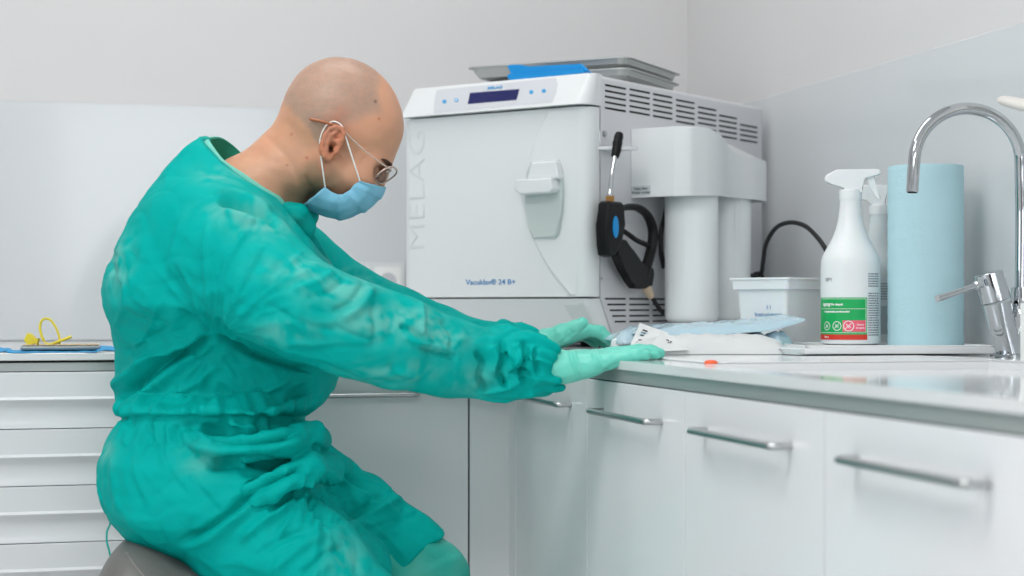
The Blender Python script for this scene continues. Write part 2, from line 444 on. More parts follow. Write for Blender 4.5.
for (x, y) in ((444.5, 101.7), (456.4, 100.3), (531.4, 92.2), (544, 91)):
    b = BM(); lathe(b, [(.0046, 0), (.0046, .0008), (.0038, .0012)], (0, 0, 0), 24, mtx=hb(x, y, .0008)); bt = part('button', b, M['btnblue'], head)
    if x == 456.4:
        b = BM(); lathe(b, [(.0020, 0), (.0020, .0004)], (0, 0, .0012), 16, mtx=hb(x, y, .0008)); part('button_symbol', b, M['print_white'], bt)
add_text('maker_mark', 'MELAG', .0085, M['btnblue'], hb(495, 87.6), head, sx=1.25, bold=.0002)
# lettering on the door
fm = lambda px, py, y=-.0003: basis(AF(px, py, y), (1, 0, 0), (0, 0, 1))
pw = AF(486.5, 282.5)
add_text('model_lettering', 'Vacuklav® 24 B+', .0135, M['print_blue'], fm(490.5, 282.3), door, ext=.0002, sx=1.2, bold=.0002)
pz = AF(418, 190)
m_ = basis((pz.x, -.0008, pz.z), (0, 0, 1), (-1, 0, 0))
add_text('embossed_lettering', 'MELAG', .054, mat('embossed_plastic', 'd6dbdb', .35), m_, door, ext=.0006, sx=1.35, bold=-.0012)
# vents
def slots(name, cells, par, lx=0.0006, h=.0033):
    b = BM()
    for (y0, y1, z) in cells: box(b, -.002, lx, y0, y1, z-h/2, z+h/2)
    return part(name, b, M['gap'], par)
cols = [(605, 625.6, 84.9, 5), (629.5, 649.5, 89.2, 5), (653, 672, 93.9, 5), (676, 694.3, 99.8, 5), (698, 716, 107, 5), (719, 736.5, 115.3, 5), (740, 757, 124.6, 4)]
cells = []
for (x0, x1, y, n) in cols:
    a = AS(x0, y); c = AS(x1, y)
    for k in range(n):
        cells.append((a.y, c.y, a.z-.0102*k))
slots('vent_slots', cells, au)
cells = []
for k in range(5):
    for j, (x0, x1) in enumerate(((605, 625.5), (629.3, 649), (652.7, 672))):
        x0 += (k*2.4 if j == 0 else 0)
        yy = 298.9+5.65*k
        a = AS(x0, yy); c = AS(x1, yy); cells.append((a.y, c.y, AS(629, yy).z))
slots('vent_slots', cells, au, h=.0030)
for (x, y, r) in ((601.5, 278.5, .0022),):
    p = AS(x, y); b = BM(); lathe(b, [(r, 0), (r, .001), (r*.6, .0016)], (0, 0, 0), 14, mtx=basis(p, (0, 1, 0), (0, 0, 1))); part('screw', b, M['steel'], au)
# holder for the spray gun: bent sheet with a screw
p = AS(603, 134)
b = BM()
def sidepts(q, x): return [(AS(a, c, x).y, AS(a, c, x).z) for a, c in q]
prism(b, sidepts([(599.2, 131), (605.5, 130.5), (607, 137), (606.5, 143), (600, 146), (599, 140)], 0), 'x', 0, .0022)
c0 = AS(600, 145); ya = c0.y; za = c0.z
prism(b, [(0, ya-.006), (.010, ya-.002), (.030, ya+.008), (.048, ya+.026), (.052, ya+.044), (.045, ya+.050), (.030, ya+.042), (.0, ya+.056)], 'z', za-.0085, za-.0030)
hk = part('gun_holder', b, M['awhite'], au)
b = BM(); lathe(b, [(.0056, 0), (.0056, .003), (.003, .0045)], mtx=basis((.0022, p.y, p.z), (0, 1, 0), (0, 0, 1)), n=18); part('screw', b, M['steel'], hk)

# ------------------------------------------------------------ water unit hung on the side
uo = frames[au] @ Vector((.06, .27, 0)); 
wu = thing('water_filter_unit', 'white water filter unit with two tall canisters hung on the side of the steriliser', 'water filter', uo, RZ)
WI = frames[wu].inverted() @ frames[au]     # steriliser-local -> unit-local
def wpart(name, b, m, par=None, smooth=35):
    o = part(name, b, m, par or wu, smooth=smooth); o.data.transform(WI); return o
ci = [(.076, .230, .049), (.076, .363, .047)]
y0 = AS(631, 160).y
outline = [(0.0005, y0), (.085, y0+.004), (.112, y0+.016), (.124, y0+.040), (.131, ci[0][1]-.028), (.134, ci[0][1]), (.130, ci[0][1]+.03), (.125, ci[0][1]+.050), (.1235, (ci[0][1]+ci[1][1])/2+.004), (.126, ci[1][1]-.035), (.130, ci[1][1]-.015), (.135, ci[1][1]+.01), (.134, ci[1][1]+.045), (.120, ci[1][1]+.072), (.06, ci[1][1]+.080), (.0005, ci[1][1]+.080)]
sm = [Vector((x, y, 0)) for x, y in outline]
mid = smooth_path(sm[1:-1], 5); ol = [sm[0]]+mid+[sm[-1]]
def topz(y):
    t = min(1, max(0, (y-y0-.03)/(.20))); s = t*t*(3-2*t); return .3975-.046*s
zb_ = .272
b = BM()
O = [b.verts.new((p.x, p.y, topz(p.y))) for p in ol]; Bo = [b.verts.new((p.x, p.y, zb_+.004*math.sin((p.y-y0)*9))) for p in ol]
cx = .0
In = [b.verts.new((max(.0005, p.x-.004), min(max(p.y, y0+.004), ci[1][1]+.076), v.co.z)) for p, v in zip(ol, Bo)]
In2 = [b.verts.new((v.co.x, v.co.y, .33)) for v in In]
n = len(ol)
for i in range(n-1):
    b.faces.new((O[i], O[i+1], Bo[i+1], Bo[i])); b.faces.new((Bo[i], Bo[i+1], In[i+1], In[i])); b.faces.new((In[i], In[i+1], In2[i+1], In2[i]))
b.faces.new(O); b.faces.new(In2)
es = [e for e in b.edges if e.verts[0] in O and e.verts[1] in O and e.verts[0].co.x > .001 and e.verts[1].co.x > .001]
bmesh.ops.bevel(b, geom=es, offset=.004, segments=3, affect='EDGES', profile=.5)
hc = wpart('housing', b, M['aplas'], smooth=40)
CL = AI @ CAM
for k, (cx, cy, r) in enumerate(ci):
    b = BM(); z0 = .045+.002*k; ca = math.atan2(CL.y-cy, CL.x-cx)
    lathe(b, [(r*.55, z0), (r*.88, z0+.001), (r*.97, z0+.006), (r, z0+.014), (r*1.0, .20), (r*1.01, .30), (r*.8, .32)], (cx, cy, 0), 48)
    cn = wpart('canister', b, M['canister'], smooth=50)
    b = BM()        # two fine raised ribs facing the room
    for dx_ in ((-6.5, 1.8) if k == 0 else (10.5, 15.5)):
        a = ca+math.asin(dx_/27); x = cx+r*math.cos(a); y = cy+r*math.sin(a)
        box(b, -.0022, .0022, -.0012, .0020, z0+.016, .30, mtx=Matrix.Translation((x, y, 0)) @ Matrix.Rotation(a+math.pi/2, 4, 'Z'))
    wpart('rib', b, M['canister'], cn)
# label on the lower left corner of the cover
pl = on_plane(643, 189.5, 0, .05)
def near_face(px, py):      # the cover's near left face runs from (0,y0) to (.085,y0+.004)
    o = AI @ CAM; d = (AI @ W(px, py, 1.0))-o
    s = .004/.085; tt = (y0-o.y+s*o.x)/(d.y-s*d.x); return o+d*tt
b = BM(); q = [near_face(x, y)+Vector((0, -.0006, 0)) for x, y in ((631.5, 186.5), (650.5, 185.2), (650.5, 194.8), (631.5, 196))]
q2 = [v+Vector((0, .0008, 0)) for v in q]; A = [b.verts.new(v) for v in q]; Bv = [b.verts.new(v) for v in q2]
b.faces.new(A); b.faces.new(Bv[::-1])
for i in range(4): b.faces.new((A[i], Bv[i], Bv[(i+1) % 4], A[(i+1) % 4]))
lb = wpart('label_sticker', b, mat('silver_sticker', 'c3c9cb', .4), hc)
for s, yy in (('Aqua dem', 188.6), ('Water outlet', 192.6)):
    o = add_text('lettering', s, .0066, M['print_dark'], basis(near_face(641, yy)+Vector((0, -.0009, 0)), (1, .047, 0), (0, 0, 1)), lb, ext=.0001, sx=1.05, bold=.0001)
    o.data.transform(WI)
b = BM(); pts = smooth_path([AS(*q, .02) for q in ((668, 196), (665, 215), (661, 232), (661, 250), (664, 268))], 6)
tube(b, pts, .0046, 10); wpart('hose', b, M['blackm'])

# ------------------------------------------------------------ spray gun hanging in its holder
go = frames[au] @ AS(612, 240, .03)
gn = thing('water_spray_gun', 'black water spray gun with blue button hanging on the side of the steriliser', 'spray gun', go, RZ)
GI = frames[gn].inverted() @ frames[au]
def gpart(name, b, m, par=None, smooth=40):
    o = part(name, b, m, par or gn, smooth=smooth); o.data.transform(GI); return o
GX = .030
G = lambda px, py, x=GX: AS(px, py, x)
b = BM(); tube(b, smooth_path([G(619.5, 133), G(618.5, 138), G(617.5, 143), G(616.5, 150), G(615, 157)], 3), [.0062, .0080, .0086, .0078, .0092, .0080, .0086, .0080, .0066], 14)
gpart('nozzle_tip', b, M['black'])
b = BM(); tube(b, smooth_path([G(615, 156), G(612.4, 172), G(611, 184), G(610.3, 193), G(610, 198)], 4), [.0044, .0042, .0042, .0044, .0060, .0066], 12); gpart('nozzle_tube', b, M['chrome'])
b = BM(); tube(b, [G(610, 196), G(610, 202.5)], .0085, 6); gpart('ferrule', b, M['brass'])
def blob(name, q, x0, x1, m, bev=.006, par=None, mi=None):
    b = BM(); prism(b, [(AS(a, c, (x0+x1)/2).y, AS(a, c, (x0+x1)/2).z) for a, c in q], 'x', x0, x1)
    bmesh.ops.bevel(b, geom=[e for e in b.edges if abs(e.verts[0].co.x-e.verts[1].co.x) < 1e-6], offset=bev, segments=3, affect='EDGES', profile=.5)
    return gpart(name, b, m, par)
bd = blob('body', [(603, 203), (605, 201), (617, 202), (620, 206), (619.5, 225), (618, 240), (613, 252), (611, 255), (606, 257), (602.5, 255.5), (601, 245), (601.5, 225)], GX-.012, GX+.012, M['black'], .006)
blob('grip', [(614, 238), (623, 240), (630, 251), (638, 265), (644, 270), (650, 268), (651, 274), (649, 286), (642, 289), (632, 288.5), (629, 283), (622, 268), (614, 256)], GX-.009, GX+.009, M['black'], .004)
b = BM(); pts = smooth_path([G(621, 209), G(628, 207), (G(638, 208)), G(647, 215), G(652.5, 228), G(652.5, 242), G(649.5, 256), G(646, 268), G(644, 276)], 6)
tube(b, pts, [.0065, .0075, .0085, .0092, .0098, .0100, .0102, .0105, .0105], 12, flat=.8, up=(1, 0, 0)); gpart('guard', b, M['black'])
b = BM(); tube(b, smooth_path([G(620, 229), G(628, 234), G(637, 240.5), G(647, 245)], 4), .0056, 10, flat=.8, up=(1, 0, 0)); gpart('trigger', b, M['black'])
b = BM(); p = G(615.5, 227, GX+.0118); lathe(b, [(.0105, 0), (.0105, .001), (.0085, .0022)], n=28, mtx=basis(p, (0, 1, 0), (0, 0, 1)) @ Matrix.Diagonal((.9, 1.85, 1, 1))); gpart('button', b, M['blue'])
b = BM(); tube(b, [G(645, 285), G(648.5, 292), G(651, 297)], [.009, .008, .006], 12); gpart('connector', b, M['beige'])
b = BM(); tube(b, smooth_path([G(650, 294), G(656, 304), G(662, 312), G(669, 316, .02), G(676, 312, .012)], 6), .0042, 10); gpart('hose', b, M['blackm'])

# ------------------------------------------------------------ trays on top
def tray(name, label, loc, rz, L_, Wd, h, m, rot=None, base_in=.012, rim=.006, group=None, th=.0016, tilt=None):
    t = thing(name, label, 'tray', loc, rz, group)
    b = BM()
    def ring(x, y, z, r, n=5):
        out = []
        for (sx, sy, a0) in ((1, 1, 0), (-1, 1, 90), (-1, -1, 180), (1, -1, 270)):
            for k in range(n+1):
                a = math.radians(a0+90*k/n)
                out.append(b.verts.new((sx*(x-r)+r*math.cos(a), sy*(y-r)+r*math.sin(a), z)))
        return out
    X, Y = L_/2, Wd/2
    R = [ring(X-base_in, Y-base_in, 0, .014), ring(X-base_in*.55, Y-base_in*.55, h*.4, .017), ring(X-base_in*.4, Y-base_in*.4, h*.45, .018), ring(X-.002, Y-.002, h-.001, .02), ring(X+rim, Y+rim, h, .024), ring(X+rim, Y+rim, h-.002, .024),
         ring(X-.0005, Y-.0005, h-.003, .02)]
    R2 = [ring(X+rim-.001, Y+rim-.001, h+.0008, .023), ring(X-.004, Y-.004, h, .019), ring(X-base_in-.002, Y-base_in-.002, .002, .013)]
    # outer wall up, over the rim, inner wall down
    seq = [R[0], R[1], R[2], R[3], R[5], R[4], R2[0], R2[1], R2[2]]
    for a, c in zip(seq, seq[1:]):
        k = len(a)
        for i in range(k): b.faces.new((a[i], a[(i+1) % k], c[(i+1) % k], c[i]))
    b.faces.new(seq[0][::-1]); b.faces.new(seq[-1])
    o = part('tray_body', b, m, t, smooth=40)
    if tilt is not None:
        t.rotation_euler = tilt; frames[t] = Matrix.Translation(Vector(loc)) @ t.rotation_euler.to_matrix().to_4x4()
    return t
def au_pt(x, y, z): return frames[au] @ Vector((x, y, z))
def trc(L_, Wd, z):     # tray whose near right corner stands at (.003,.125)
    a = math.radians(9.3); c = Vector((.003-.006, .125+.006)); v = Vector((math.cos(a), math.sin(a))); w_ = Vector((-v.y, v.x))
    q = c-v*L_/2+w_*Wd/2; return au_pt(q.x, q.y, z)
tr = tray('sterilising_tray', 'grey aluminium tray lying flat on top of the steriliser, lower of the two', trc(.20, .27, AH+.0005), RZ+math.radians(9.3), .20, .27, .0205, M['tray'])
tr2 = tray('sterilising_tray', 'wide grey aluminium tray, upper of the two on top of the steriliser', trc(.325, .275, AH+.0215), RZ+math.radians(9.3), .325, .275, .020, M['tray'])
b = BM()
for k in range(12): box(b, -.10+.012*k, -.094+.012*k, 0, .18, 0, .018, .001, 1)
box(b, -.102, .042, .002, .178, .0, .004)
o = thing('tray_rack', 'dark slotted rack under the left end of the upper tray', 'rack', trc(.50, .25, AH+.001), RZ+math.radians(9.3)); part('bars', b, M['black'], o)
# dark slotted strip seen under the left of the trays
# blue tray lifter lying across the front corner
lt = thing('tray_lifter', 'bright blue plastic tray lifter lying on the front of the steriliser top', 'tray lifter', au_pt(-.1, .03, AH), RZ)
LI = frames[lt].inverted() @ frames[au]
b = BM()
q = [AF(x, y, .035) for x, y in ((513.5, 80.5), (511, 77.5), (514, 74), (523, 76), (584.5, 69), (587.5, 71.5), (588.5, 74.5), (560, 80), (516, 84))]
zlo = AH+.0008
prism(b, [(p.x, max(p.z, zlo)) for p in q], 'y', .020, .050)
bmesh.ops.bevel(b, geom=list(b.edges), offset=.0015, segments=2, affect='EDGES', profile=.5)
o = part('bar', b, M['blue'], lt); o.data.transform(LI)
b = BM()
q = [AF(x, y, .03) for x, y in ((508.5, 66), (512, 65), (522, 64.8), (530, 67.6), (582, 63.8), (588, 69.5), (589, 72), (528, 77), (524, 79), (516, 79.5), (512, 72)) ]
prism(b, [(p.x, max(p.z, zlo)) for p in q], 'y', .024, .034)
bmesh.ops.bevel(b, geom=list(b.edges), offset=.0015, segments=2, affect='EDGES', profile=.5)
o = part('hook_plate', b, M['blue'], lt); o.data.transform(LI)
# ------------------------------------------------------------ small goods on the worktop
def at_counter(px, Z): p = W(px, 306, Z); p.z = TOP; return p
# white flat board behind the sink
E0, E1 = at_counter(844, 2.60), at_counter(996, 2.62)
d = (E1-E0); L_ = d.length; ang = math.atan2(d.y, d.x)
t = thing('flat_tray', 'flat white plastic tray under the paper roll and the spray bottles', 'tray', (E0+E1)/2+Vector((0, 0, .0)), ang)
b = BM(); box(b, -L_/2-.06, L_/2, 0, .26, .0024, .0125, .003, 2); part('plate', b, M['aplas'], t)
b = BM()
for (x0, x1, y0, y1) in ((-L_/2-.058, L_/2-.002, .002, .008), (-L_/2-.058, L_/2-.002, .252, .258), (-L_/2-.058, -L_/2-.052, .002, .258), (L_/2-.008, L_/2-.002, .002, .258)):
    box(b, x0, x1, y0, y1, .010, .0155, .0012, 1)
part('rim', b, M['aplas'], t)
TT = TOP+.0127
# paper roll
p = W(925.5, 306, 2.765); 
rl = thing('paper_towel_roll', 'tall pale blue paper towel roll standing against the right wall', 'paper roll', (p.x, p.y, TT))
R, H = .0592, EYE+(306-166.5)/FP*2.765-TT
b = BM()
prof = [(.021, 0), (R*.995, 0), (R, .002)]+[(R+.0003*math.sin(k*1.9), .002+(H-.004)*k/40) for k in range(1, 40)]+[(R, H-.002), (R*.985, H), (.021, H), (.021, 0)]
rings = []
for r, z in prof:
    rings.append([b.verts.new((r*math.cos(2*math.pi*i/96)*(1+.004*math.sin(i*.13)), r*math.sin(2*math.pi*i/96), z)) for i in range(96)])
for a, c in zip(rings, rings[1:]):
    for i in range(96): b.faces.new((a[i], a[(i+1) % 96], c[(i+1) % 96], c[i]))
part('paper', b, M['roll'], rl, smooth=50)
b = BM()
for rr in ((.0205, .0185),):
    for (ra, rb) in ((rr[0], rr[1]),):
        o1 = [[b.verts.new((r*math.cos(2*math.pi*i/32), r*math.sin(2*math.pi*i/32), z)) for i in range(32)] for r, z in ((ra, .001), (ra, H-.001), (rb, H-.001), (rb, .001))]
        for k in range(4):
            for i in range(32): b.faces.new((o1[k][i], o1[k][(i+1) % 32], o1[(k+1) % 4][(i+1) % 32], o1[(k+1) % 4][i]))
part('core', b, mat('cardboard', 'b59a78', .9), rl)
# spray bottles
def bottle(label, px, Z, scale, m, rot, lab, z0):
    p = W(px, 306, Z)
    t = thing('spray_bottle', label, 'spray bottle', (p.x, p.y, z0), rot)
    s = scale; r = .0475*s
    b = BM()
    prof = [(r*.86, 0), (r*.97, .002*s), (r, .008*s), (r, .120*s), (r*.985, .134*s), (r*.93, .143*s), (r*.80, .155*s), (r*.62, .170*s), (r*.49, .186*s), (r*.41, .203*s), (r*.365, .222*s), (r*.36, .234*s), (r*.30, .236*s)]
    lathe(b, prof, n=56); part('body', b, m, t, smooth=50)
    b = BM(); prof = [(r*.38, .2325*s), (r*.385, .246*s), (r*.36, .249*s)]
    rg = lathe(b, prof, n=44); part('collar', b, M['bottle'], t, smooth=40)
    # trigger head: side outline (y,z) extruded across, nozzle towards -y
    b = BM(); zz = .247*s
    hd_ = [(-.047, .021), (-.050, .026), (-.047, .034), (-.030, .0445), (.030, .0445), (.038, .043), (.039, .034), (.034, .0335), (.012, .030), (.012, .006), (.010, 0), (-.013, 0), (-.014, .008), (-.022, .010), (-.034, .016)]
    prism(b, [(y*s, zz+z*s*.86) for y, z in hd_], 'x', -.0105*s, .0105*s)
    bmesh.ops.bevel(b, geom=[e for e in b.edges], offset=.003*s, segments=3, affect='EDGES', profile=.5, clamp_overlap=True)
    part('spray_head', b, M['bottle'], t, smooth=50)
    b = BM(); tr_ = [(.016, .030), (.022, .012), (.030, -.006), (.0365, -.014), (.040, -.010), (.033, .004), (.030, .018), (.030, .032)]
    prism(b, [(y*s, zz+z*s*.86) for y, z in tr_], 'x', -.005*s, .005*s)
    bmesh.ops.bevel(b, geom=[e for e in b.edges], offset=.0015*s, segments=2, affect='EDGES', profile=.5)
    part('trigger', b, M['bottle'], t, smooth=50)
    return t, r, s
camdir = lambda px: math.atan2(-(W(px, 306, 1).y), -(W(px, 306, 1).x))      # from the point towards the camera
def wrap(b, r, a0, a1, z0, z1, off, n=14):
    """a curved label patch on a cylinder"""
    A = []; Bv = []; 
    for k in range(n+1):
        a = a0+(a1-a0)*k/n; x, y = math.cos(a), math.sin(a)
        A.append((b.verts.new((x*(r+off), y*(r+off), z0)), b.verts.new((x*(r+off), y*(r+off), z1))))
        Bv.append((b.verts.new((x*(r-.0005), y*(r-.0005), z0)), b.verts.new((x*(r-.0005), y*(r-.0005), z1))))
    for k in range(n):
        b.faces.new((A[k][0], A[k+1][0], A[k+1][1], A[k][1]))
        b.faces.new((A[k][1], A[k+1][1], Bv[k+1][1], Bv[k][1])); b.faces.new((A[k][0], Bv[k][0], Bv[k+1][0], A[k+1][0]))
    for k in (0, n): b.faces.new((A[k][0], A[k][1], Bv[k][1], Bv[k][0]))
def wrap_mesh(me, r, amid, zmid, off):
    """bend a flat text mesh (x right, y up) round the bottle; amid = angle facing the reader"""
    for v in me.vertices:
        a = amid+v.co.x/r; rr = r+off+v.co.z
        v.co = Vector((rr*math.cos(a), rr*math.sin(a), zmid+v.co.y))
    return me
rot1 = math.radians(0)
# head outline runs across the picture: local y -> picture right
cd = camdir(850)
rotb = cd+math.pi/2+math.pi        # local +y points to picture right when viewed along cd
BT, r, s = bottle('white spray bottle with green and red label standing in front beside the plastic tub', 850.5, 2.80, 1.0, M['bottle'], 0, True, TT)
# choose rotation so that local -x faces the camera and local +y the picture's left/right
BT.rotation_euler = (0, 0, cd-math.pi); frames[BT] = Matrix.Translation(BT.location) @ Matrix.Rotation(cd-math.pi, 4, 'Z')
# in local axes the camera lies towards angle pi; picture right = local -y
def la(dx): return math.pi+math.asin(max(-.999, min(.999, dx/29.5)))   # dx in picture pixels from the axis
zpx = lambda y: (EYE+(306-y)/FP*2.755)-TT
for o in BT.children:
    if o.name.startswith(('spray_head', 'trigger')): o.data.transform(Matrix.Translation((0, -.008, -.004)) @ Matrix.Rotation(math.pi, 4, 'Z'))
b = BM(); wrap(b, r, la(-29), la(16), zpx(338), zpx(297.5), .0004); gl = part('green_label', b, M['green'], BT, smooth=60); gl['label'] = 'green label'
b = BM(); wrap(b, r, la(-29), la(16), zpx(339.8), zpx(334.6), .0007); part('red_band', b, M['red'], gl)
b = BM(); wrap(b, r, la(-7.5), la(14.5), zpx(331.6), zpx(320.4), .0007); part('pink_field', b, M['pink'], gl)
b = BM()
for (x0, x1, y0, y1) in ((-28, 15, 298.6, 299.0), (-28, 15, 308.6, 309.0), (-28, 15, 332.6, 333.0), (14.6, 15.0, 298.8, 332.8)):
    wrap(b, r, la(x0), la(x1), zpx(y1), zpx(y0), .0007)
part('label_lines', b, M['print_white'], gl)
def btext(s_, size, dx, y, m_, par, off=.0008, sx=1, bold=0):
    me = text_mesh(s_, size, .0001, bold); me.transform(Matrix.Diagonal((sx, 1, 1, 1)))
    wrap_mesh(me, r, la(dx), zpx(y), off); me.materials.clear()
    return link('lettering', me, m_, par)
btext('spray', .0085, -23, 304.3, M['print_white'], gl, bold=.0003)
btext('Do dezynf.', .0048, -13, 304.4, M['print_white'], gl, bold=.0002)
btext('i czyszczenia powierzchni', .0046, -14.5, 311.6, M['print_white'], gl, sx=.98, bold=.0002)
btext('SEPT', .0075, -21, 279.6, M['print_grey'], BT)
btext('500ml', .0042, -23, 337.3, M['print_white'], gl)
btext('Gotowy', .0036, 9.3, 324.6, M['print_white'], gl, bold=.0001); btext('do uzycia', .0036, 9.3, 327.8, M['print_white'], gl, bold=.0001)
def ring_icon(dx, y, rad, par):
    b = BM(); n = 26
    q = []
    for k in range(n):
        a = 2*math.pi*k/n
        for rr in (rad, rad*.86):
            aa = la(dx)+rr*math.cos(a)/r; zz = zpx(y)+rr*math.sin(a)
            q.append(b.verts.new(((r+.0009)*math.cos(aa), (r+.0009)*math.sin(aa), zz)))
    for k in range(n):
        i, j = 2*k, 2*((k+1) % n); b.faces.new((q[i], q[j], q[j+1], q[i+1]))
    for (x0, y0, x1, y1) in ((-.55, -.5, 0, .1), (0, .1, .5, .5), (-.4, .4, .1, -.4), (.1, .1, .4, -.3)):
        P_ = [(x0-.08, y0), (x0+.08, y0), (x1+.08, y1), (x1-.08, y1)]
        b.faces.new([b.verts.new(((r+.0009)*math.cos(la(dx)+x*rad/r), (r+.0009)*math.sin(la(dx)+x*rad/r), zpx(y)+z*rad)) for x, z in P_])
    part('icon', b, M['print_white'], par, smooth=None)
ring_icon(-1.8, 326, .0085, gl); ring_icon(-13, 326, .0075, gl); ring_icon(-22.5, 326, .0070, gl)
b = BM(); rs = random.Random(3)          # small print column
for k in range(26):
    y = 273.5+k*2.45
    if abs(y-290) < 2: continue
    x = 17.2
    while x < 26.8:
        w = rs.uniform(.6, 2.0); x1 = min(27, x+w); wrap(b, r, la(x), la(x1), zpx(y+.95), zpx(y-.35), .0004, 2); x = x1+rs.uniform(.3, .7)
part('small_print', b, M['print_grey'], BT)
B2, r2, s2 = bottle('milky spray bottle half hidden between the labelled spray bottle and the paper roll', 879, 2.93, .93, M['bottle_clear'], 0, False, TT)
cd2 = camdir(879); B2.rotation_euler = (0, 0, cd2-math.pi); frames[B2] = Matrix.Translation(B2.location) @ Matrix.Rotation(cd2-math.pi, 4, 'Z')
for o in B2.children:
    if o.name.startswith(('spray_head', 'trigger')): o.data.transform(Matrix.Rotation(math.pi, 4, 'Z'))
b = BM()
for k in range(7):
    wrap(b, r2, math.pi-.9, math.pi+.9, .098-.0042*k, .0995-.0042*k, .0004, 10)
part('small_print', b, M['print_grey'], B2)
b = BM(); wrap(b, r2, math.pi-1.1, math.pi+1.1, .015, .062, .0004, 16); part('grey_label', b, mat('grey_label', 'aab7ba', .5), B2)
# plastic tub
p0, p1, p2 = at_counter(736, 2.93), at_counter(786, 2.86), at_counter(832, 3.0)
t = thing('instrument_tub', 'open translucent white plastic tub with blue lettering between canisters and spray bottle', 'tub', (at_counter(780, 2.98).x, at_counter(780, 2.98).y, TOP), math.atan2((p1-p0).y, (p1-p0).x))
TI = frames[t].inverted()
a_, c_ = TI @ p0, TI @ p1
lx0, lx1, ly0 = a_.x, c_.x, c_.y
ly1 = ly0+.17; h = EYE+(306-277.5)/FP*2.88-TOP
b = BM()
def rr(x0, x1, y0, y1, z, r=.008, n=4):
    out = []
    for (cx, cy, a0) in ((x1-r, y1-r, 0), (x0+r, y1-r, 90), (x0+r, y0+r, 180), (x1-r, y0+r, 270)):
        for k in range(n+1):
            a = math.radians(a0+90*k/n); out.append(b.verts.new((cx+r*math.cos(a), cy+r*math.sin(a), z)))
    return out
e = .007
seq = [rr(lx0+e, lx1-e, ly0+e, ly1-e, .0005), rr(lx0, lx1, ly0, ly1, h-.020), rr(lx0-.006, lx1+.006, ly0-.006, ly1+.006, h-.019), rr(lx0-.007, lx1+.007, ly0-.007, ly1+.007, h-.004), rr(lx0-.010, lx1+.010, ly0-.010, ly1+.010, h-.003), rr(lx0-.010, lx1+.010, ly0-.010, ly1+.010, h),
       rr(lx0+.002, lx1-.002, ly0+.002, ly1-.002, h), rr(lx0+e+.002, lx1-e-.002, ly0+e+.002, ly1-e-.002, .003)]
for A, B_ in zip(seq, seq[1:]):
    k = len(A)
    for i in range(k): b.faces.new((A[i], A[(i+1) % k], B_[(i+1) % k], B_[i]))
b.faces.new(seq[0][::-1]); b.faces.new(seq[-1])
tub = part('body', b, M['tub'], t, smooth=40)
for s_, y, sz in (('1 l', 307.5, .0095), ('Instrumenten', 314.5, .0095)):
    q = on_plane(768, y, 1, ly0-.0002, TI)
    add_text('lettering', s_, sz, M['print_blue'], basis((q.x, ly0+e*(1-q.z/(h-.02))-.0012, q.z), (1, 0, 0), (0, .05, 1)), t, ext=.0001, sx=1.1)
# black cable arching behind the tub
b = BM()
pts = smooth_path([W(745, 275, 3.30), W(760, 274.5, 3.30), W(763, 262, 3.27), W(766, 244, 3.23), W(776, 228, 3.2), (W(790, 222.5, 3.15)), W(805, 226, 3.1), W(817, 237, 3.05), W(826, 250, 3.02), W(833, 268, 3.0), W(836, 300, 3.0)], 8)
tube(b, pts, .0042, 10); cb = obj('power_cable', b, M['blackm'], loc=W(760, 300, 3.3)); setp(cb, 'black cable arching behind the plastic tub next to the spray bottle', 'cable')
b = BM(); tube(b, smooth_path([W(755, 274, 3.29)+Vector((0, 0, .0)), W(762, 276, 3.31), W(764, 300, 3.32), W(766, 330, 3.34)], 6), .0042, 10); part('plug_end', b, M['blackm'], cb, world=True)
# glass dish lid left of the bottles
p = at_counter(812, 2.66)
t = thing('shallow_dish', 'shallow clear plastic dish lying left of the spray bottles', 'dish', p)
b = BM(); lathe(b, [(.040, .0004), (.046, .001), (.050, .008), (.053, .009), (.053, .011), (.048, .011), (.044, .004), (.002, .0035)], n=48, sx=.95, sy=1); part('dish_body', b, M['clear'], t, smooth=40)
# orange cap
p = counter_pt(711, 363.6)
b = BM(); lathe(b, [(.0088, .0002), (.0088, .002), (.0075, .0036), (.0045, .0048), (.001, .0051)], (p.x, p.y, TOP-.0002), 28)
setp(obj('orange_cap', b, M['orange'], loc=(p.x, p.y, TOP)), 'tiny orange cap lying on the worktop edge in front of the pouches', 'cap')
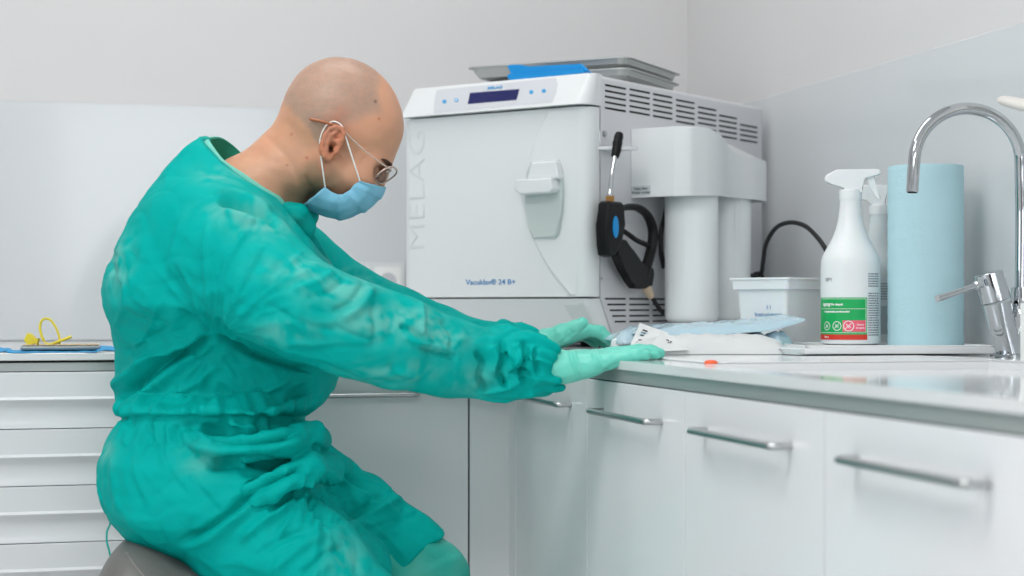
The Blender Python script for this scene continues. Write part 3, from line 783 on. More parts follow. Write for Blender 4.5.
# ------------------------------------------------------------ sterilisation pouches
def pouch(label, A, B_, wd, bulge, z0, seed, m, lift=None, th=.002, marks=None, nx=46, ny=18, crump=.004, tiltw=0):
    """A->B: long axis on the worktop; wd: width away from the room"""
    rs = np.random.RandomState(seed)
    d = (B_-A); L_ = d.length; ang = math.atan2(d.y, d.x)
    t = thing('sterilisation_pouch', label, 'pouch', ((A+B_)/2)+Vector((0, 0, z0)), ang, 'sterilisation pouches beside the steriliser')
    ph = rs.rand(12)*6.28; fr = rs.uniform(-1, 1, (12, 2)); amp = rs.uniform(.3, 1, 12)
    b = BM(); Tp = []; Bt = []
    for i in range(nx+1):
        u = i/nx; rt = []; rb = []
        for j in range(ny+1):
            v = j/ny
            x = (u-.5)*L_; y = (v-.5)*wd
            e_ = max(0, 1-abs(2*v-1)**2.4)**.6*max(0, 1-abs(2*u-1)**7)
            n_ = 0
            for k in range(12):
                f = 5+4*k; n_ += amp[k]*abs(math.sin(ph[k]+f*(fr[k, 0]*u*2.2+fr[k, 1]*v*.8)))/(1+.35*k)
            zz = bulge*e_ + crump*(n_-1.2)*(.35+.65*e_)
            zz = max(zz, .0006)
            lf = lift(u, v) if lift else 0
            xx = x+.0025*math.sin(ph[1]+v*9); yy = y+.004*math.sin(ph[0]+u*8)
            rt.append(b.verts.new((xx, yy, zz+th+lf))); rb.append(b.verts.new((xx, yy, lf+.0002+max(0, zz-bulge*.9)*.5)))
        Tp.append(rt); Bt.append(rb)
    for i in range(nx):
        for j in range(ny):
            b.faces.new((Tp[i][j], Tp[i+1][j], Tp[i+1][j+1], Tp[i][j+1])); b.faces.new((Bt[i][j], Bt[i][j+1], Bt[i+1][j+1], Bt[i+1][j]))
    for i in range(nx):
        for j in (0, ny): b.faces.new((Tp[i][j], Bt[i][j], Bt[i+1][j], Tp[i+1][j]))
    for j in range(ny):
        for i in (0, nx): b.faces.new((Tp[i][j], Tp[i][j+1], Bt[i][j+1], Bt[i][j]))
    obj('film', b, m, t, smooth=70)
    return t
pa, pb = at_counter(629, 2.70), at_counter(783, 2.72)
pouch('white paper pouch of instruments, the lowest one along the worktop edge', pa, pb, .11, .024, .0004, 3, M['pouch_white'], crump=.004, lift=lambda u, v: .010*max(0, u-.86)/.14*max(0, v-.2))
pc, pd = at_counter(634, 2.78), at_counter(797, 2.80)
pouch('blue film pouch on top of the pouch stack with its right end turned up', pc, pd, .12, .014, .0270, 8, M['pouch_blue'], crump=.004, lift=lambda u, v: .020*max(0, (u-.72)/.28)**1.6 - .004*math.sin(u*6)+.003)
pe, pf = at_counter(612, 2.83), at_counter(735, 2.86)
pouch('blue film pouch behind the others, reaching to the foot of the canisters', pe, pf, .12, .020, .013, 13, M['pouch_blue'], crump=.005, lift=lambda u, v: .006*v)
pg, ph_ = at_counter(722, 2.80), at_counter(790, 2.74)
pouch('small crumpled clear blue pouch at the right end of the stack', pg, ph_, .07, .020, .001, 21, M['pouch_blue'], crump=.007, nx=26)
# upright paper flaps of the pouches
def flap(label, q, th=.0008, m=None, marks=None):
    P = [W(*k) for k in q]; c = sum(P, Vector())/len(P); c.z = TOP
    t = thing('pouch_flap', label, 'paper flap', c)
    b = BM(); n = 14
    g = []
    for i in range(n+1):
        row = []
        for j in range(n+1):
            u, v = i/n, j/n
            p = (P[0]*(1-u)+P[1]*u)*(1-v)+(P[3]*(1-u)+P[2]*u)*v
            p = p+Vector((.3, -.9, .1))*(.0015*math.sin(u*5+v*3)+.0008*math.sin(v*11-u*4))
            row.append(p)
        g.append(row)
    F_ = [[b.verts.new(p) for p in r_] for r_ in g]; B2_ = [[b.verts.new(p+Vector((th*.3, th, 0))) for p in r_] for r_ in g]
    for i in range(n):
        for j in range(n):
            b.faces.new((F_[i][j], F_[i+1][j], F_[i+1][j+1], F_[i][j+1])); b.faces.new((B2_[i][j], B2_[i][j+1], B2_[i+1][j+1], B2_[i+1][j]))
    for i in range(n):
        for j in (0, n): b.faces.new((F_[i][j], B2_[i][j], B2_[i+1][j], F_[i+1][j])); b.faces.new((F_[j][i], F_[j][i+1], B2_[j][i+1], B2_[j][i]))
    o = part('paper', b, m or M['pouch_white'], t, world=True, smooth=60)
    if marks:
        b = BM()
        for (u0, u1, v0, v1) in marks:
            S = lambda u, v: g[min(n, int(round(u*n)))][min(n, int(round(v*n)))]
            def pt(u, v):
                p = (P[0]*(1-u)+P[1]*u)*(1-v)+(P[3]*(1-u)+P[2]*u)*v
                return p+Vector((.3, -.9, .1))*(.0015*math.sin(u*5+v*3)+.0008*math.sin(v*11-u*4))+Vector((-.0004, -.0012, 0))
            b.faces.new([b.verts.new(pt(u, v)) for u, v in ((u0, v0), (u1, v0), (u1, v1), (u0, v1))])
        part('print_marks', b, M['print_dark'], t, world=True, smooth=None)
    return t
rs = random.Random(5)
mk = [(.30+.12*k+rs.uniform(0, .03), .38+.12*k, .05+.0*k, .22) for k in range(4)]
mk = []
for k in range(7):
    v = .12+.105*k
    if k == 3: continue
    mk.append((.16+rs.uniform(0, .05), .34+rs.uniform(0, .08), v, v+.05))
flap('upright pouch corner with black print marks, right behind the fingertips', [(628, 349, 2.71), (654, 346, 2.69), (668, 333, 2.72), (640, 322.5, 2.73)], marks=mk, m=M['pouch_white'])
flap('pointed white pouch corner leaning over the lower pouch', [(646, 352, 2.63), (690, 350, 2.645), (676, 338, 2.665), (661, 330.5, 2.68)], marks=[(.45, .5, .62, .70), (.52, .56, .6, .68), (.6, .66, .55, .63), (.5, .6, .48, .53)])
# white roll end at the left of the pouches
A, B_ = W(613.5, 339.8, 2.80), W(646, 340.2, 2.84)
b = BM(); A.z = B_.z = TOP+.0118
tube(b, [A, A+(B_-A)*.04, A+(B_-A)*.1, B_], [.007, .0105, .0115, .0115], 24)
setp(obj('paper_bag_roll', b, M['bottle'], loc=(A.x, A.y, TOP), smooth=60), 'small white roll lying left of the pouches by the steriliser foot', 'roll')
# ------------------------------------------------------------ tap
bp = W(1008.5, 306, 2.52); bp.z = TOP
col = W(1020.8, 306, 2.55)
t = thing('mixer_tap', 'polished chrome mixer tap with tall gooseneck spout and side lever at the right edge', 'tap', bp)
Tm = lambda px, py, Z=2.53: W(px, py, Z)
b = BM(); lathe(b, [(.026, .0004), (.026, .004), (.022, .006)], tuple(bp), 40); part('base_ring', b, M['chrome'], t, world=True)
b = BM()
bp1 = W(1010, 356, 2.53); bp1.z = TOP+.003
ax = [bp1, W(1006, 340, 2.53), W(1001, 322, 2.53), W(996.8, 303, 2.53)]
tube(b, smooth_path(ax, 5), [.0185, .0185, .019, .0195, .0205], 36, caps=True); part('body', b, M['chrome'], t, world=True, smooth=50)
b = BM(); tube(b, smooth_path([W(1007, 348, 2.535), W(1017, 325, 2.55), W(1020.6, 305, 2.555), W(1020.8, 287, 2.555)], 5), [.015, .0165, .016, .0135], 28); part('neck_socket', b, M['chrome'], t, world=True, smooth=50)
b = BM(); a0, a1 = W(996.5, 301.5, 2.53), W(988.5, 272.5, 2.53)
dd = (a1-a0)
tube(b, [a0, a0+dd*.02, a0+dd*.95, a1], [.0195, .0212, .0212, .0195], 40); part('cap', b, M['chrome'], t, world=True, smooth=40)
b = BM(); tube(b, [W(981, 284, 2.505), W(976, 285.5, 2.50), W(974, 286.2, 2.50)], [.006, .0065, .0042], 16); lv0 = part('lever_joint', b, M['chrome'], t, world=True)
b = BM(); tube(b, [W(977, 285.2, 2.50), W(956, 292.5, 2.485), W(937.2, 298.8, 2.47)], [.0042, .0046, .005], 20); part('lever', b, M['chrome'], t, world=True, smooth=50)
b = BM()
path = [W(1020.8, 290, 2.555), W(1021.2, 250, 2.555), W(1021.5, 215, 2.555), W(1021, 190, 2.553)]
cx, cy, Rr = 967.5, 161.5, 53.0
for k in range(1, 24):
    a = math.radians(-5+k*8.0)
    if a > math.radians(178): break
    path.append(W(cx+Rr*math.cos(a)*1.0, cy-Rr*math.sin(a), 2.553-.0025*k))
path += [W(913.4, 172, 2.495), W(912.2, 192.5, 2.492)]
tube(b, smooth_path(path, 3), .0088, 26); sp = part('spout', b, M['chrome'], t, world=True, smooth=60)
b = BM(); q = W(912.2, 192.4, 2.492); lathe(b, [(.0066, -.001), (.0066, .0005)], tuple(q), 20); part('aerator', b, M['black'], sp, world=True)
# box cut by the right edge
p = W(1034, 306, 2.33); 
t = thing('carton', 'small white carton at the right edge of the picture in front of the tap', 'carton', (p.x, p.y, TOP+.0), math.radians(-14))
b = BM(); box(b, -.0125, .05, -.02, .02, .0004, .078, .0008, 1); cn = part('box_body', b, M['print_white'], t)
b = BM(); box(b, -.0129, -.0119, -.0205, -.0185, .002, .077); part('edge', b, mat('tan_edge', 'c9a58c', .6), t)
b = BM(); lathe(b, [(.003, 0), (.003, .0003)], mtx=basis((-.0126, -.012, .062), (0, -1, 0), (0, 0, 1)), n=14); part('red_dot', b, M['red'], t)
# disinfectant dispenser lever on the right wall
hpt = W(998, 99, 2.45); 
t = thing('dispenser', 'cream lever of a wall-mounted soap dispenser at the top right edge', 'soap dispenser', (WX-.045, W(1060, 90, 2.3).y, W(1060, 60, 2.3).z))
b = BM(); box(b, WX-.085, WX-.001, t.location.y-.045, t.location.y+.045, t.location.z-.12, t.location.z+.12, .012, 3); part('housing', b, M['cream'], t, world=True)
e0 = W(1000, 99.8, 2.42); e1 = Vector((WX-.05, t.location.y+.02, t.location.z-.02))
e1 = W(1056, 112, 2.30)
b = BM(); tube(b, smooth_path([e0, e0+(e1-e0)*.08, e0+(e1-e0)*.35, e0+(e1-e0)*.7, e1], 4), [.003, .007, .0085, .009, .0095], 18, flat=1.4); part('lever', b, M['cream'], t, world=True, smooth=60)
b = BM(); tube(b, [e1, Vector((WX-.06, t.location.y, t.location.z-.06))], .0095, 14); part('lever_arm', b, M['cream'], t, world=True)
# ------------------------------------------------------------ left end of the worktop
A, B_ = W(-34, 306, 2.75), W(128, 306, 2.83); A.z = B_.z = TOP; A.y = B_.y = DY+.022
d = B_-A; ang = math.atan2(d.y, d.x); L_ = d.length
t = thing('blue_drape', 'crumpled blue paper drape on the worktop at the left edge', 'drape', (A+B_)/2, ang)
b = BM(); nx, ny = 70, 24; G_ = []
for i in range(nx+1):
    row = []
    for j in range(ny+1):
        u, v = i/nx, j/ny
        z = .0022+.004*abs(math.sin(u*9+v*4))*(.4+.6*v)+.0028*abs(math.sin(u*31+v*7))+.008*max(0, v-.55)*max(0, (u-.65))*3+.006*max(0, v-.6)*max(0, .3-u)*3
        row.append(Vector(((u-.5)*L_+.004*math.sin(v*9), (v-.15)*.13+.003*math.sin(u*14), z*(.35 if abs(u-.52) < .27 else .8))))
    G_.append(row)
F_ = [[b.verts.new(p) for p in r_] for r_ in G_]; B2_ = [[b.verts.new((p.x, p.y, max(.0004, p.z-.0016))) for p in r_] for r_ in G_]
for i in range(nx):
    for j in range(ny):
        b.faces.new((F_[i][j], F_[i+1][j], F_[i+1][j+1], F_[i][j+1])); b.faces.new((B2_[i][j], B2_[i][j+1], B2_[i+1][j+1], B2_[i+1][j]))
for i in range(nx):
    for j in (0, ny): b.faces.new((F_[i][j], B2_[i][j], B2_[i+1][j], F_[i+1][j]))
for i in range(ny):
    for j in (0, nx): b.faces.new((F_[j][i], F_[j][i+1], B2_[j][i+1], B2_[j][i]))
part('sheet', b, M['drape'], t, smooth=60)
c = W(61, 306, 2.83); c.z = TOP+.0036; c.y = DY+.072
tg = thing('instrument_tray', 'small flat grey steel tray on the blue drape', 'tray', c, ang)
b = BM(); box(b, -.063, .062, -.04, .04, .0, .0065, .0022, 2); part('tray_body', b, mat('grey_steel_tray', '8f9799', .35, metal=.6), tg)
b = BM(); rs = random.Random(9)
for k in range(330):
    x, y = rs.uniform(-.058, .06), rs.uniform(-.036, .036); r_ = rs.uniform(.0009, .0021)
    r0 = bmesh.ops.create_icosphere(b, subdivisions=1, radius=r_)
    for v in r0['verts']: v.co = Vector((v.co.x*rs.uniform(.8, 1.3)+x, v.co.y+y, v.co.z*.8+.0072+.0008))
gr = obj('spilled_granules', b, M['crumb'], loc=None, smooth=60); gr.location = c; gr.rotation_euler = (0, 0, ang); gr['kind'] = 'stuff'
setp(gr, 'beige granules scattered on the small grey tray', 'granules')
b = BM(); Zr = 2.815
loop = [(57, 346, Zr), (49, 345.6, Zr), (44.5, 342, Zr), (41, 334, Zr), (40, 326, Zr), (42, 320.5, Zr), (46, 318.6, Zr), (51, 320.5, Zr), (56, 328, Zr), (59.3, 337, Zr), (59.3, 345, Zr)]
pts = smooth_path([W(*q) for q in loop[2:]], 5); tube(b, pts, .0021, 10, flat=.6)
yb = obj('bib_clip_loop', b, M['yellow'], loc=(W(50, 306, Zr).x, W(50, 306, Zr).y, TOP+.0105), smooth=60); setp(yb, 'thin yellow silicone strap bent into a loop on the small tray', 'strap')
b = BM(); tube(b, smooth_path([W(45, 343, Zr), W(50, 344.6, Zr), W(60, 341, Zr-.004), W(71.5, 336.6, Zr)], 5), [.0022, .0024, .0024, .0026], 12); part('strap_end', b, M['yellow'], yb, world=True, smooth=60)
b = BM()
hd2 = [(23.5, 340), (27, 333), (30.5, 333.8), (34.5, 339), (38.6, 338), (37.2, 341.5), (36.5, 346), (35.5, 342.5), (31, 345), (27, 345.2), (25.4, 341.8)]
P_ = [W(x, y, 2.815) for x, y in hd2]; P2 = [p+Vector((.003, .009, 0)) for p in P_]
F1 = [b.verts.new(p) for p in P_]; F2 = [b.verts.new(p) for p in P2]
b.faces.new(F1); b.faces.new(F2[::-1])
for i in range(len(P_)): b.faces.new((F1[i], F2[i], F2[(i+1) % len(P_)], F1[(i+1) % len(P_)]))
bmesh.ops.bevel(b, geom=list(b.edges), offset=.0008, segments=2, affect='EDGES', profile=.5)
o = obj('yellow_clip', b, M['yellow'], loc=(P_[0].x, P_[0].y, TOP+.0105), smooth=60); setp(o, 'small yellow silicone clip at the left end of the small tray', 'clip')
# socket plate on the splashback
k0 = on_plane(380, 262.5, 1, WY-.006, Matrix.Identity(4)); k1 = on_plane(404, 300, 1, WY-.006, Matrix.Identity(4))
t = thing('wall_socket', 'white double wall socket low on the back splashback, half hidden by the far sleeve', 'socket', (k1.x-.07, WY-.006, k1.z+.04))
b = BM(); box(b, k1.x-.15, k1.x, WY-.016, WY-.0062, k1.z-.004, k0.z, .002, 2); part('plate', b, M['aplas'], t, world=True)
for cxx in (k1.x-.039, k1.x-.112):
    b = BM(); box(b, cxx-.030, cxx+.030, WY-.019, WY-.015, k1.z+.006, k0.z-.010, .0015, 2); fr = part('insert', b, M['print_white'], t, world=True)
    b = BM(); lathe(b, [(.019, 0), (.019, .001)], mtx=basis((cxx, WY-.0192, (k0.z+k1.z)/2), (1, 0, 0), (0, 0, 1)), n=30); part('outlet', b, M['agrey'], fr, world=True)
# ============================================================ the seated man
f32 = np.float32
def cm(px, py, z): return np.array([(px-512)/FP*z, (306-py)/FP*z, z])
def ss(a, b, x): t = np.clip((x-a)/(b-a), 0, 1); return t*t*(3-2*t)
class Field:
    """signed distance on a grid in metres: right, up, away from the camera's eye point"""
    def __init__(s, lo, hi, h):
        s.lo = np.array(lo, float); s.h = h; s.n = np.ceil((np.array(hi)-s.lo)/h).astype(int)+1
        s.F = np.full(s.n, .08, f32)
    def sl(s, lo, hi):
        a = np.clip(np.floor((np.array(lo)-s.lo)/s.h).astype(int), 0, s.n); b = np.clip(np.ceil((np.array(hi)-s.lo)/s.h).astype(int)+1, 0, s.n)
        if np.any(b-a < 2): return None
        g = [(s.lo[i]+s.h*np.arange(a[i], b[i])).astype(f32) for i in range(3)]
        return tuple(slice(a[i], b[i]) for i in range(3)), g[0][:, None, None], g[1][None, :, None], g[2][None, None, :]
    def comb(s, q, d, k, sub=False):
        F = s.F[q]
        if sub: d = -d; a, b = -F, -d
        else: a, b = F, d
        if k > 0:
            hh = np.clip(.5+.5*(b-a)/k, 0, 1); r = b*(1-hh)+a*hh-k*hh*(1-hh)
        else: r = np.minimum(a, b)
        s.F[q] = -r if sub else r
    def cap(s, A, B, ra, rb=None, k=.01, sz=1.0, sub=False):
        A = np.array(A, float); B = np.array(B, float); rb = ra if rb is None else rb
        m = max(ra, rb)*max(1, sz)+k*1.2+.012
        q = s.sl(np.minimum(A, B)-m, np.maximum(A, B)+m)
        if q is None: return
        q, x, y, z = q; D = B-A; D2 = D*[1, 1, 1/sz]; L = float(D2 @ D2)+1e-9
        px, py, pz = x-A[0], y-A[1], (z-A[2])/sz
        t = np.clip((px*D2[0]+py*D2[1]+pz*D2[2])/L, 0, 1)
        d = np.sqrt((px-t*D2[0])**2+(py-t*D2[1])**2+(pz-t*D2[2])**2)-(ra+(rb-ra)*t)
        s.comb(q, d.astype(f32), k, sub)
    def ell(s, c, r, fr=None, k=.01, sub=False, p=2):
        c = np.array(c, float); r = np.array(r, float); fr = np.eye(3) if fr is None else fr
        m = r.max()+k*1.2+.012; q = s.sl(c-m, c+m)
        if q is None: return
        q, x, y, z = q; X, Y, Z = x-c[0], y-c[1], z-c[2]
        L = [np.abs(X*a[0]+Y*a[1]+Z*a[2]) for a in fr]
        k0 = sum((l/ri)**p for l, ri in zip(L, r))**(1/p)
        if p == 2:
            k1 = np.sqrt(sum((l/ri**2)**2 for l, ri in zip(L, r)))+1e-6; d = k0*(k0-1)/k1
            d = np.where(k0 < .15, -r.min(), d)
        else: d = (k0-1)*r.min()
        s.comb(q, d.astype(f32), k, sub)
    def chain(s, pts, k=.01, sz=1.0, sub=False):
        for a, b in zip(pts, pts[1:]): s.cap(a[0], b[0], a[1], b[1], k, sz, sub)
    def mesh(s):
        F = s.F; n = s.n; S = F < 0
        act = np.zeros(n-1, bool); allin = np.ones(n-1, bool)
        for i in (0, 1):
            for j in (0, 1):
                for k in (0, 1):
                    c = S[i:n[0]-1+i, j:n[1]-1+j, k:n[2]-1+k]; act |= c; allin &= c
        act &= ~allin
        I = np.argwhere(act); idx = np.full(n-1, -1, np.int32); idx[act] = np.arange(len(I))
        P = np.zeros((len(I), 3)); cnt = np.zeros(len(I))
        for ax in range(3):
            o = [a for a in range(3) if a != ax]
            for u in (0, 1):
                for v in (0, 1):
                    a = I.copy(); a[:, o[0]] += u; a[:, o[1]] += v; b = a.copy(); b[:, ax] += 1
                    fa = F[a[:, 0], a[:, 1], a[:, 2]]; fb = F[b[:, 0], b[:, 1], b[:, 2]]
                    m = (fa < 0) != (fb < 0); t = fa[m]/(fa[m]-fb[m])
                    pp = a[m].astype(float); pp[:, ax] += t; P[m] += pp; cnt[m] += 1
        P /= cnt[:, None]; Q = []
        for ax in range(3):
            o = [a for a in range(3) if a != ax]
            sl0 = [slice(None)]*3; sl1 = [slice(None)]*3; sl0[ax] = slice(0, -1); sl1[ax] = slice(1, None)
            cr = S[tuple(sl0)] != S[tuple(sl1)]; E = np.argwhere(cr)
            E = E[(E[:, o[0]] > 0) & (E[:, o[1]] > 0) & (E[:, o[0]] < n[o[0]]-1) & (E[:, o[1]] < n[o[1]]-1)]
            ins = S[E[:, 0], E[:, 1], E[:, 2]]; c = []
            for du, dv in ((-1, -1), (0, -1), (0, 0), (-1, 0)):
                e = E.copy(); e[:, o[0]] += du; e[:, o[1]] += dv; c.append(idx[e[:, 0], e[:, 1], e[:, 2]])
            q = np.stack(c, 1); flip = ins if ax != 1 else ~ins
            q[~flip] = q[~flip][:, ::-1]; Q.append(q)
        return P*s.h+s.lo, np.concatenate(Q)
def vnormals(V, Q):
    n = np.cross(V[Q[:, 2]]-V[Q[:, 0]], V[Q[:, 3]]-V[Q[:, 1]]); N = np.zeros_like(V)
    for k in range(4): 
        for a in range(3): N[:, a] += np.bincount(Q[:, k], n[:, a], len(V))
    return N/(np.linalg.norm(N, axis=1)[:, None]+1e-12)
def lap(V, Q, it=1, lam=.5, w=None):
    for _ in range(it):
        A = np.zeros_like(V); c = np.zeros(len(V))
        for k in range(4):
            for o in (1, 3):
                j = Q[:, (k+o) % 4]
                for a in range(3): A[:, a] += np.bincount(Q[:, k], V[j, a], len(V))
                c += np.bincount(Q[:, k], minlength=len(V))
        D = (A/c[:, None]-V)*lam; V = V+(D if w is None else D*w[:, None])
    return V
_pr = np.random.RandomState(11).permutation(256); _pr = np.concatenate([_pr, _pr, _pr])
_gr = np.random.RandomState(12).normal(size=(256, 3)); _gr /= np.linalg.norm(_gr, axis=1)[:, None]
def noise(P):
    i = np.floor(P).astype(int); f = P-i; u = f*f*f*(f*(f*6-15)+10); i &= 255; r = 0
    for a in (0, 1):
        for b in (0, 1):
            for c in (0, 1):
                g = _gr[_pr[_pr[_pr[(i[:, 0]+a) & 255]+((i[:, 1]+b) & 255)]+((i[:, 2]+c) & 255)]]
                w = (u[:, 0] if a else 1-u[:, 0])*(u[:, 1] if b else 1-u[:, 1])*(u[:, 2] if c else 1-u[:, 2])
                r = r+w*((g*(f-[a, b, c])).sum(1))
    return r*1.6
def px_of(V): return 512+FP*V[:, 0]/V[:, 2], 306-FP*V[:, 1]/V[:, 2]
def to_room(V):
    return np.stack([V[:, 0]*CT+V[:, 2]*ST, -V[:, 0]*ST+V[:, 2]*CT, EYE+V[:, 1]], 1)
def np_mesh(name, V, Q, m, parent, cols=None, sm=180):
    R = to_room(V); me = bpy.data.meshes.new(name)
    me.from_pydata(R.tolist(), [], Q.tolist()); me.validate()
    if cols is not None:
        ca = me.color_attributes.new('tone', 'FLOAT_COLOR', 'POINT')
        ca.data.foreach_set('color', np.concatenate([cols, np.ones((len(V), 1))], 1).astype(f32).ravel())
    return link(name, me, m, parent, world=True, smooth=sm)
def seg_dist(px, py, pl):
    """distance in picture pixels to a polyline, and the position along it 0..1"""
    best = np.full(len(px), 1e9); tt = np.zeros(len(px)); L = [0]
    for a, b in zip(pl, pl[1:]): L.append(L[-1]+math.hypot(b[0]-a[0], b[1]-a[1]))
    for i, (a, b) in enumerate(zip(pl, pl[1:])):
        dx, dy = b[0]-a[0], b[1]-a[1]; l2 = dx*dx+dy*dy
        t = np.clip(((px-a[0])*dx+(py-a[1])*dy)/l2, 0, 1); d = np.hypot(px-a[0]-t*dx, py-a[1]-t*dy)
        m = d < best; best[m] = d[m]; tt[m] = ((L[i]+t*(L[i+1]-L[i]))/L[-1])[m]
    return best, tt
def attr_mat(name, rough, sss=0, bump=.1, bscale=200, spec=.4, rad=(1, .35, .2), sheen=0):
    m = mat(name, 'ffffff', rough, spec=spec, bump=bump, bscale=bscale); nt = m.node_tree
    a = nt.nodes.new('ShaderNodeAttribute'); a.attribute_name = 'tone'
    h = nt.nodes['Hue/Saturation/Value']; nt.links.new(a.outputs['Color'], h.inputs['Color'])
    p = nt.nodes['Principled BSDF']; p.inputs['Subsurface Weight'].default_value = sss; p.inputs['Subsurface Radius'].default_value = rad; p.inputs['Subsurface Scale'].default_value = .006
    p.inputs['Sheen Weight'].default_value = sheen
    return m
def L3(h): return np.array(lin(h)[:3])

pw = K(cm(230, 540, 2.5)[0], 0, 2.5); pw.z = 0
man = thing('person', 'bald man in a green surgical gown and blue face mask reaching for the worktop', 'person', pw)

# ------------------------------------------------------------ head and neck
ZH = 2.55
pit = math.radians(42); fx = np.array([math.cos(pit), -math.sin(pit), 0]); ux = np.array([math.sin(pit), math.cos(pit), 0]); lt_ = np.array([0, 0, -1.])
FR = np.stack([fx, ux, lt_])
def hd(px, py, lat=0.0): return cm(px, py, ZH-lat)
h = .0019
H = Field(hd(178, 262)-[.0, .0, .14], [hd(412, 40)[0]+.01, hd(412, 40)[1]+.02, ZH+.14], h)
H.ell(hd(344, 114.8), (.0890, .0795, .0745), FR, k=0)                        # cranium: f, u, lateral
H.ell(hd(331, 124), (.066, .062, .071), FR, k=.02)                        # back of the head
H.ell(hd(364, 139), (.042, .056, .060), FR, k=.024)                       # forehead
H.ell(hd(352, 171), (.050, .062, .058), FR, k=.02)                        # face
H.cap(hd(331, 176, .046), hd(343, 203, .014), .024, .015, k=.02); H.cap(hd(331, 176, -.046), hd(343, 203, -.014), .024, .015, k=.02)
H.cap(hd(346, 207, .010), hd(346, 207, -.010), .013, k=.02)
for s_ in (1, -1):
    H.cap(hd(380, 162.5, .014*s_), hd(374, 159.5, .040*s_), .0100, .0085, k=.014)     # brow
    H.ell(hd(360, 177, .043*s_), (.022, .020, .018), FR, k=.02)                     # cheekbone
    H.ell(hd(379, 173, .033*s_), (.010, .008, .015), FR, k=.010, sub=True)          # socket
    H.ell(hd(370.5, 170.5, .032*s_), (.0135, .012, .0135), FR, k=.003)                # lidded eye
    H.cap(hd(374.8, 174.4, .022*s_), hd(372.4, 173.8, .041*s_), .0018, k=.002)      # lid edge
H.cap(hd(379.5, 171), hd(373, 190), .006, .0115, k=.012); H.cap(hd(371.5, 192.5, .008), hd(371.5, 192.5, -.008), .0080, k=.008)
H.cap(hd(359, 201, .012), hd(359, 201, -.012), .009, k=.008)
H.chain([(hd(318, 146), .050), (hd(299, 163), .048), (hd(273, 183), .051), (hd(250, 197), .059), (hd(234, 211), .064)], k=.022)
H.cap(hd(306, 118), hd(276, 154), .026, .028, k=.03)                               # nape
H.cap(hd(322, 165, .058), hd(283, 200, .020), .012, .014, k=.03); H.cap(hd(322, 165, -.058), hd(283, 200, -.020), .012, .014, k=.03)
H.cap(hd(300, 195), hd(294, 205), .020, .020, k=.03)
# ears
for s_ in (1, -1):
    q = (lambda x, y, l: hd(x+.5, y+1.6, l*s_)) if s_ > 0 else (lambda x, y, l: hd(x+9, y+7, l*s_))
    H.cap(q(331.5, 134, .077), q(329.5, 152, .075), .0110, .0090, k=.006)
    H.ell(q(331, 142, .083), (.0130, .0235, .006), np.stack([fx*.9+ux*.0, ux, lt_]), k=.004)
    H.ell(q(331.5, 146.5, .090), (.0075, .0105, .0115), FR, k=.003, sub=True)       # concha
    H.ell(q(329.6, 147, .084), (.0035, .0045, .014), FR, k=.002, sub=True)          # canal
    H.ell(q(335.5, 134.5, .092), (.0055, .0045, .008), FR, k=.003, sub=True)        # fossa
    hx = [(337, 142, .084), (341.6, 138, .086), (343.4, 132, .088), (341, 126.8, .089), (335.5, 124.8, .0905), (329, 127.2, .0915), (324.5, 133.5, .0925), (321.8, 141, .0925), (321.8, 148.5, .091), (323.6, 154, .088), (326.5, 157.5, .084)]
    H.chain([(q(*a), .0029 if i < 9 else .0042) for i, a in enumerate(hx)], k=.0025)
    H.chain([(q(*a), .0030) for a in ((336, 129.5, .088), (330, 134, .090), (326.6, 141, .090), (326.6, 149, .0885), (329.5, 155, .086))], k=.003)
    H.cap(q(327, 156.5, .082), q(329.5, 154, .080), .0048, .0045, k=.005)              # lobe
    H.cap(q(335.4, 150.5, .084), q(334.5, 147, .084), .0036, .0032, k=.003)         # tragus
V, Q = H.mesh(); V = lap(V, Q, 1, .4)
N = vnormals(V, Q)
d = .0006*noise(V*38)+.0004*noise(V*80)
# neck creases
X, Y = px_of(V)
for pl, w, a in (([(268, 138), (285, 155), (300, 180)], 3.5, -.0010), ([(305, 178), (312, 190), (308, 204)], 3, -.0015), ([(352, 158), (358, 150), (364, 146)], 1.4, -.0005), ([(366, 157), (362, 161), (360, 166)], 1.2, -.0005)):
    ds, t = seg_dist(X, Y, pl); d += a*np.exp(-(ds/w)**2)*(np.abs(N[:, 2]) > .2)
V = V+N*d[:, None]
skin, stub, red, beard, dark = L3('cf9a7c'), L3('9c887b'), L3('c2704f'), L3('86674f'), L3('7c5139')
rel = V-hd(335, 151.4); lx, lz, ly = rel @ fx, rel @ ux, rel @ lt_
col = np.tile(skin, (len(V), 1))
nz = noise(V*30)*.012
bnd = (lx < .072-.25*np.abs(ly)+nz*.6) & (lz > -.010)             # shaved scalp in front edge
# hairline: temple runs from in front of the ear up and forward to the forehead corner
hl_ = ss(.0, .012, lz-(-.012)+nz*.5-np.clip((lx+.02)*-.15, 0, .02))*ss(.010, -.012, lx-(-.004+.32*np.clip(lz-.025, 0, .055)-.9*np.clip(lz-.085, 0, .06)+nz*.6))
hl_ *= ss(-.16, -.05, lx+.35*lz+0.02)
fine = .80+.2*noise(V*210)
hl_ = np.clip(hl_*fine, 0, 1)
col = col*(1-.85*hl_[:, None])+stub*.85*hl_[:, None]
bd_ = ss(-.012, -.030, lz)*ss(-.02, .005, lx)*ss(.12, .075, lx)*np.clip(.75+.4*noise(V*60), 0, 1)
col = col*(1-.7*bd_[:, None])+beard*.7*bd_[:, None]
neck_shade_stub = np.clip(1.15*np.exp(-((X-305)/24)**2-((Y-188)/20)**2)*(.8+.4*noise(V*50)), 0, .75)*(Y > 150)  # neck stubble, with the shade under the jaw painted in
col = col*(1-neck_shade_stub[:, None])+L3('6b5c48')*neck_shade_stub[:, None]
er = ss(.072, .080, np.abs(ly))*ss(.03, .0, np.abs(lx)-.012)
